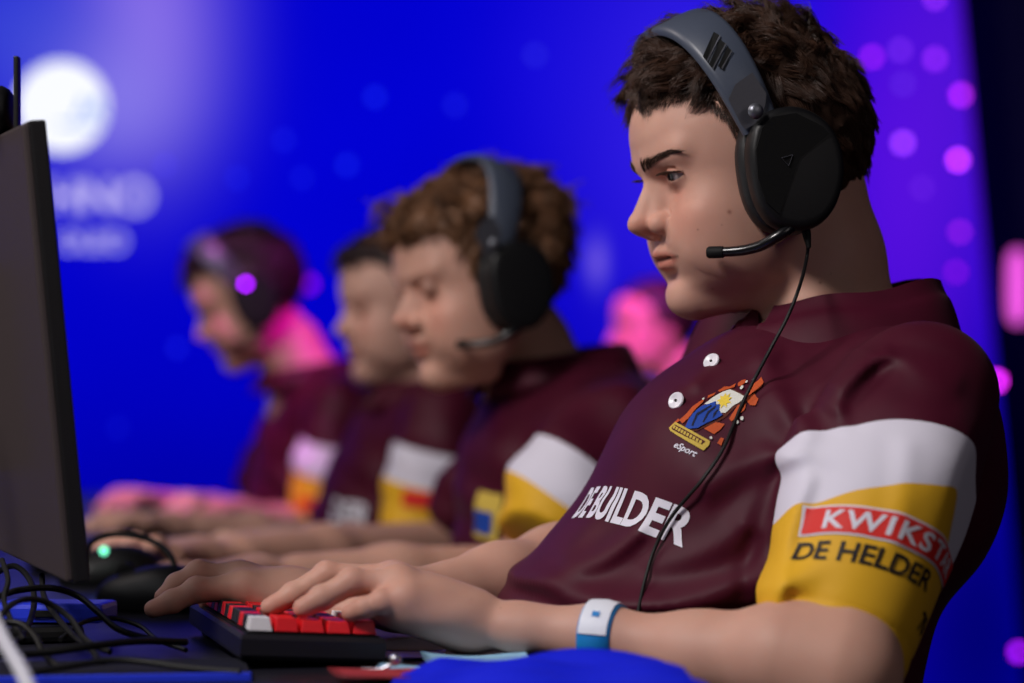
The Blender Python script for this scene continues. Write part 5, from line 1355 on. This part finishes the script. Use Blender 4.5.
for a, b in (((76, 118), (84, 100)), ((84, 100), (90, 116)), ((90, 116), (98, 98)), ((98, 98), (104, 118)), ((60, 124), (100, 126))):
    A, B = at(*a, SY-.017), at(*b, SY-.017); m.box((A+B)/2, (np.linalg.norm(B-A)+.008, .002, .009), np.array([nrm(B-A), V(0, 1, 0), np.cross(nrm(B-A), V(0, 1, 0))]))
m.build('logo_emblem', M['logo_blue'], lg)
def wall_text(body, size, px, py, label, sp=1.1):
    tv, tf = text_mesh(body, size, bold=.03, L=.05, spacing=sp); c = at(px, py, SY-.012)
    P = [c+V(x, 0, y) for x, y, z in tv]; o = mesh_obj('lettering', P, tf, M['led_lilac'], led, smoothed=False); o['label'] = label
wall_text('HNO', .122, 47, 212, 'large pale lettering under the round logo', 1.0)
wall_text('OLEO', .068, 58, 250, 'small pale lettering under the large lettering', 1.05)
for i, (px, py, st, col, r) in enumerate(((872, 57, 5, (190, 40, 240), .011), (900, 50, 3, (150, 60, 240), .012), (935, 59, 5, (170, 50, 235), .012), (961, 95, 8, (190, 40, 235), .012), (903, 143, 7, (175, 70, 240), .012), (958, 160, 11, (210, 60, 245), .012),
      (922, 188, 2, (130, 50, 235), .012), (960, 232, 4, (190, 40, 225), .011), (956, 272, 4, (160, 20, 215), .011), (903, 84, 2, (120, 60, 240), .012), (935, -2, 5, (180, 60, 240), .011),
      (165, 165, 2.2, (70, 60, 240), .012), (237, 178, 2.0, (30, 40, 250), .012), (302, 178, 1.8, (30, 40, 250), .012), (347, 165, 2.2, (30, 50, 250), .012), (375, 97, 2.4, (30, 50, 250), .012), (535, 55, 1.8, (60, 60, 245), .012), (455, 105, 1.8, (40, 50, 250), .012), (118, 428, 1.6, (20, 30, 230), .012), (177, 348, 2.0, (30, 40, 245), .012), (284, 140, 2, (30, 40, 250), .012),
      (309, 284, 4, (140, 10, 205), .014))):
    c = at(px, py, SY-.01); m = MB(); m.lathe(c, V(0, -1, 0), [(0, r), (.004, r*.95), (.005, .0002)], 14)
    m.build('light_dot', glow('light_dot_%d' % i, col, st*.62), led)
# dark truss column at the right of the screen with two magenta lamps on it
col_ = empty('lighting_column', V(1.62, 6.1, 0), 'dark column at the right edge carrying pink lamps', 'column')
m = MB()
m.box((1.66, 6.1, 1.6), (.60, .10, 3.1), None, .02); m.build('column_panel', M['wall'], col_)
m = MB(); m.box((1.66, 6.1, .03), (.75, .4, .06), None, .01); m.build('column_foot', M['black_matte'], col_)
for nm, (px, py), (w_, h_), colr, st, lab in (('lamp', (1017, 287), (.055, .20), (226, 84, 214), 1.3, 'tall pink lamp on the dark column'), ('lamp', (1018, 652), (.022, .022), (150, 20, 220), 7, 'small purple lamp low on the dark column'), ('lamp', (996, 381), (.024, .024), (220, 40, 235), 8, 'small magenta lamp below the tall pink one')):
    c = at(px, py, 6.0); m = MB(); q = [(w_/2*math.copysign(abs(math.cos(a))**.6, math.cos(a)), h_/2*math.copysign(abs(math.sin(a))**.6, math.sin(a))) for a in np.linspace(0, 2*math.pi, 25)[:-1]]
    m.prism(q, c+V(0, .045, 0), V(1, 0, 0), V(0, 0, 1), V(0, -1, 0), .05, .004); l_ = m.build(nm, M['black_matte'], col_)
    m = MB(); m.prism([(a*.92, b*.92) for a, b in q], c-V(0, .004, 0), V(1, 0, 0), V(0, 0, 1), V(0, -1, 0), .004); o = m.build('lamp_lens', glow('lens_%d' % py, colr, st), l_); l_['label'] = lab

# ------------------------------------------------------------------ light
def area(name, loc, target, size, power, col, sy=None):
    l = bpy.data.lights.new(name, 'AREA'); l.size = size; l.energy = power; l.color = col
    if sy: l.shape = 'RECTANGLE'; l.size_y = sy
    o = bpy.data.objects.new(name, l); COL.objects.link(o); o.location = loc
    o.rotation_euler = (Vector(target)-Vector(loc)).to_track_quat('-Z', 'Y').to_euler(); return o
def spotl(name, loc, target, power, col, ang, blend=.6, r=.06):
    l = bpy.data.lights.new(name, 'SPOT'); l.energy = power; l.color = col; l.spot_size = math.radians(ang); l.spot_blend = blend; l.shadow_soft_size = r
    o = bpy.data.objects.new(name, l); COL.objects.link(o); o.location = loc
    o.rotation_euler = (Vector(target)-Vector(loc)).to_track_quat('-Z', 'Y').to_euler(); return o
area('hall_light', (-1.35, .45, 2.70), (.1, 1.9, 1.0), .6, 58, (1, .945, .93))
area('fill_light', (1.5, -.2, 2.0), (.2, 1.9, 1.0), 1.0, 4, (1, .90, .86))  # added soft fill from the right for the neck, no fixture of the hall
area('row_light', (-1.9, 2.5, 2.6), (-.2, 3.0, 1.0), .7, 16, (1, .88, .84))
spotl('magenta_spot', (.75, 3.4, 2.5), tuple(at(292, 352, 4.15)), 190, (1, .0, .95), 10, 1.0)
spotl('magenta_spot', (.0, 4.2, 2.4), tuple(at(655, 350, 5.4)), 260, (1, .05, 1.0), 20)
spotl('pink_spot', (-.8, 3.4, 2.6), tuple(at(130, 520, 4.0)), 130, (1, .16, .95), 26)
w = bpy.data.worlds.new('hall'); SC.world = w; w.use_nodes = True; w.node_tree.nodes['Background'].inputs[0].default_value = (.02, .02, .06, 1); w.node_tree.nodes['Background'].inputs[1].default_value = .3

# ------------------------------------------------------------------ camera
cam = bpy.data.objects.new('camera', bpy.data.cameras.new('camera')); COL.objects.link(cam)
cam.location = (0, 0, CAMZ); cam.rotation_euler = (math.pi/2, 0, 0)
cam.data.sensor_width = 36; cam.data.lens = FPX*36/1024; cam.data.shift_y = (HOR-341.5)/1024
cam.data.clip_start = .05
cam.data.dof.use_dof = DOF; cam.data.dof.focus_distance = 1.80; cam.data.dof.aperture_fstop = 3.1
SC.camera = cam
SC.view_settings.view_transform = 'Standard'; SC.view_settings.look = 'None'; SC.view_settings.gamma = 1; SC.view_settings.exposure = 0
SC.view_settings.use_curve_mapping = False
SC.cycles.max_bounces = 6; SC.cycles.use_denoising = True; SC.cycles.sample_clamp_indirect = 4; SC.cycles.caustics_reflective = False; SC.cycles.caustics_refractive = False
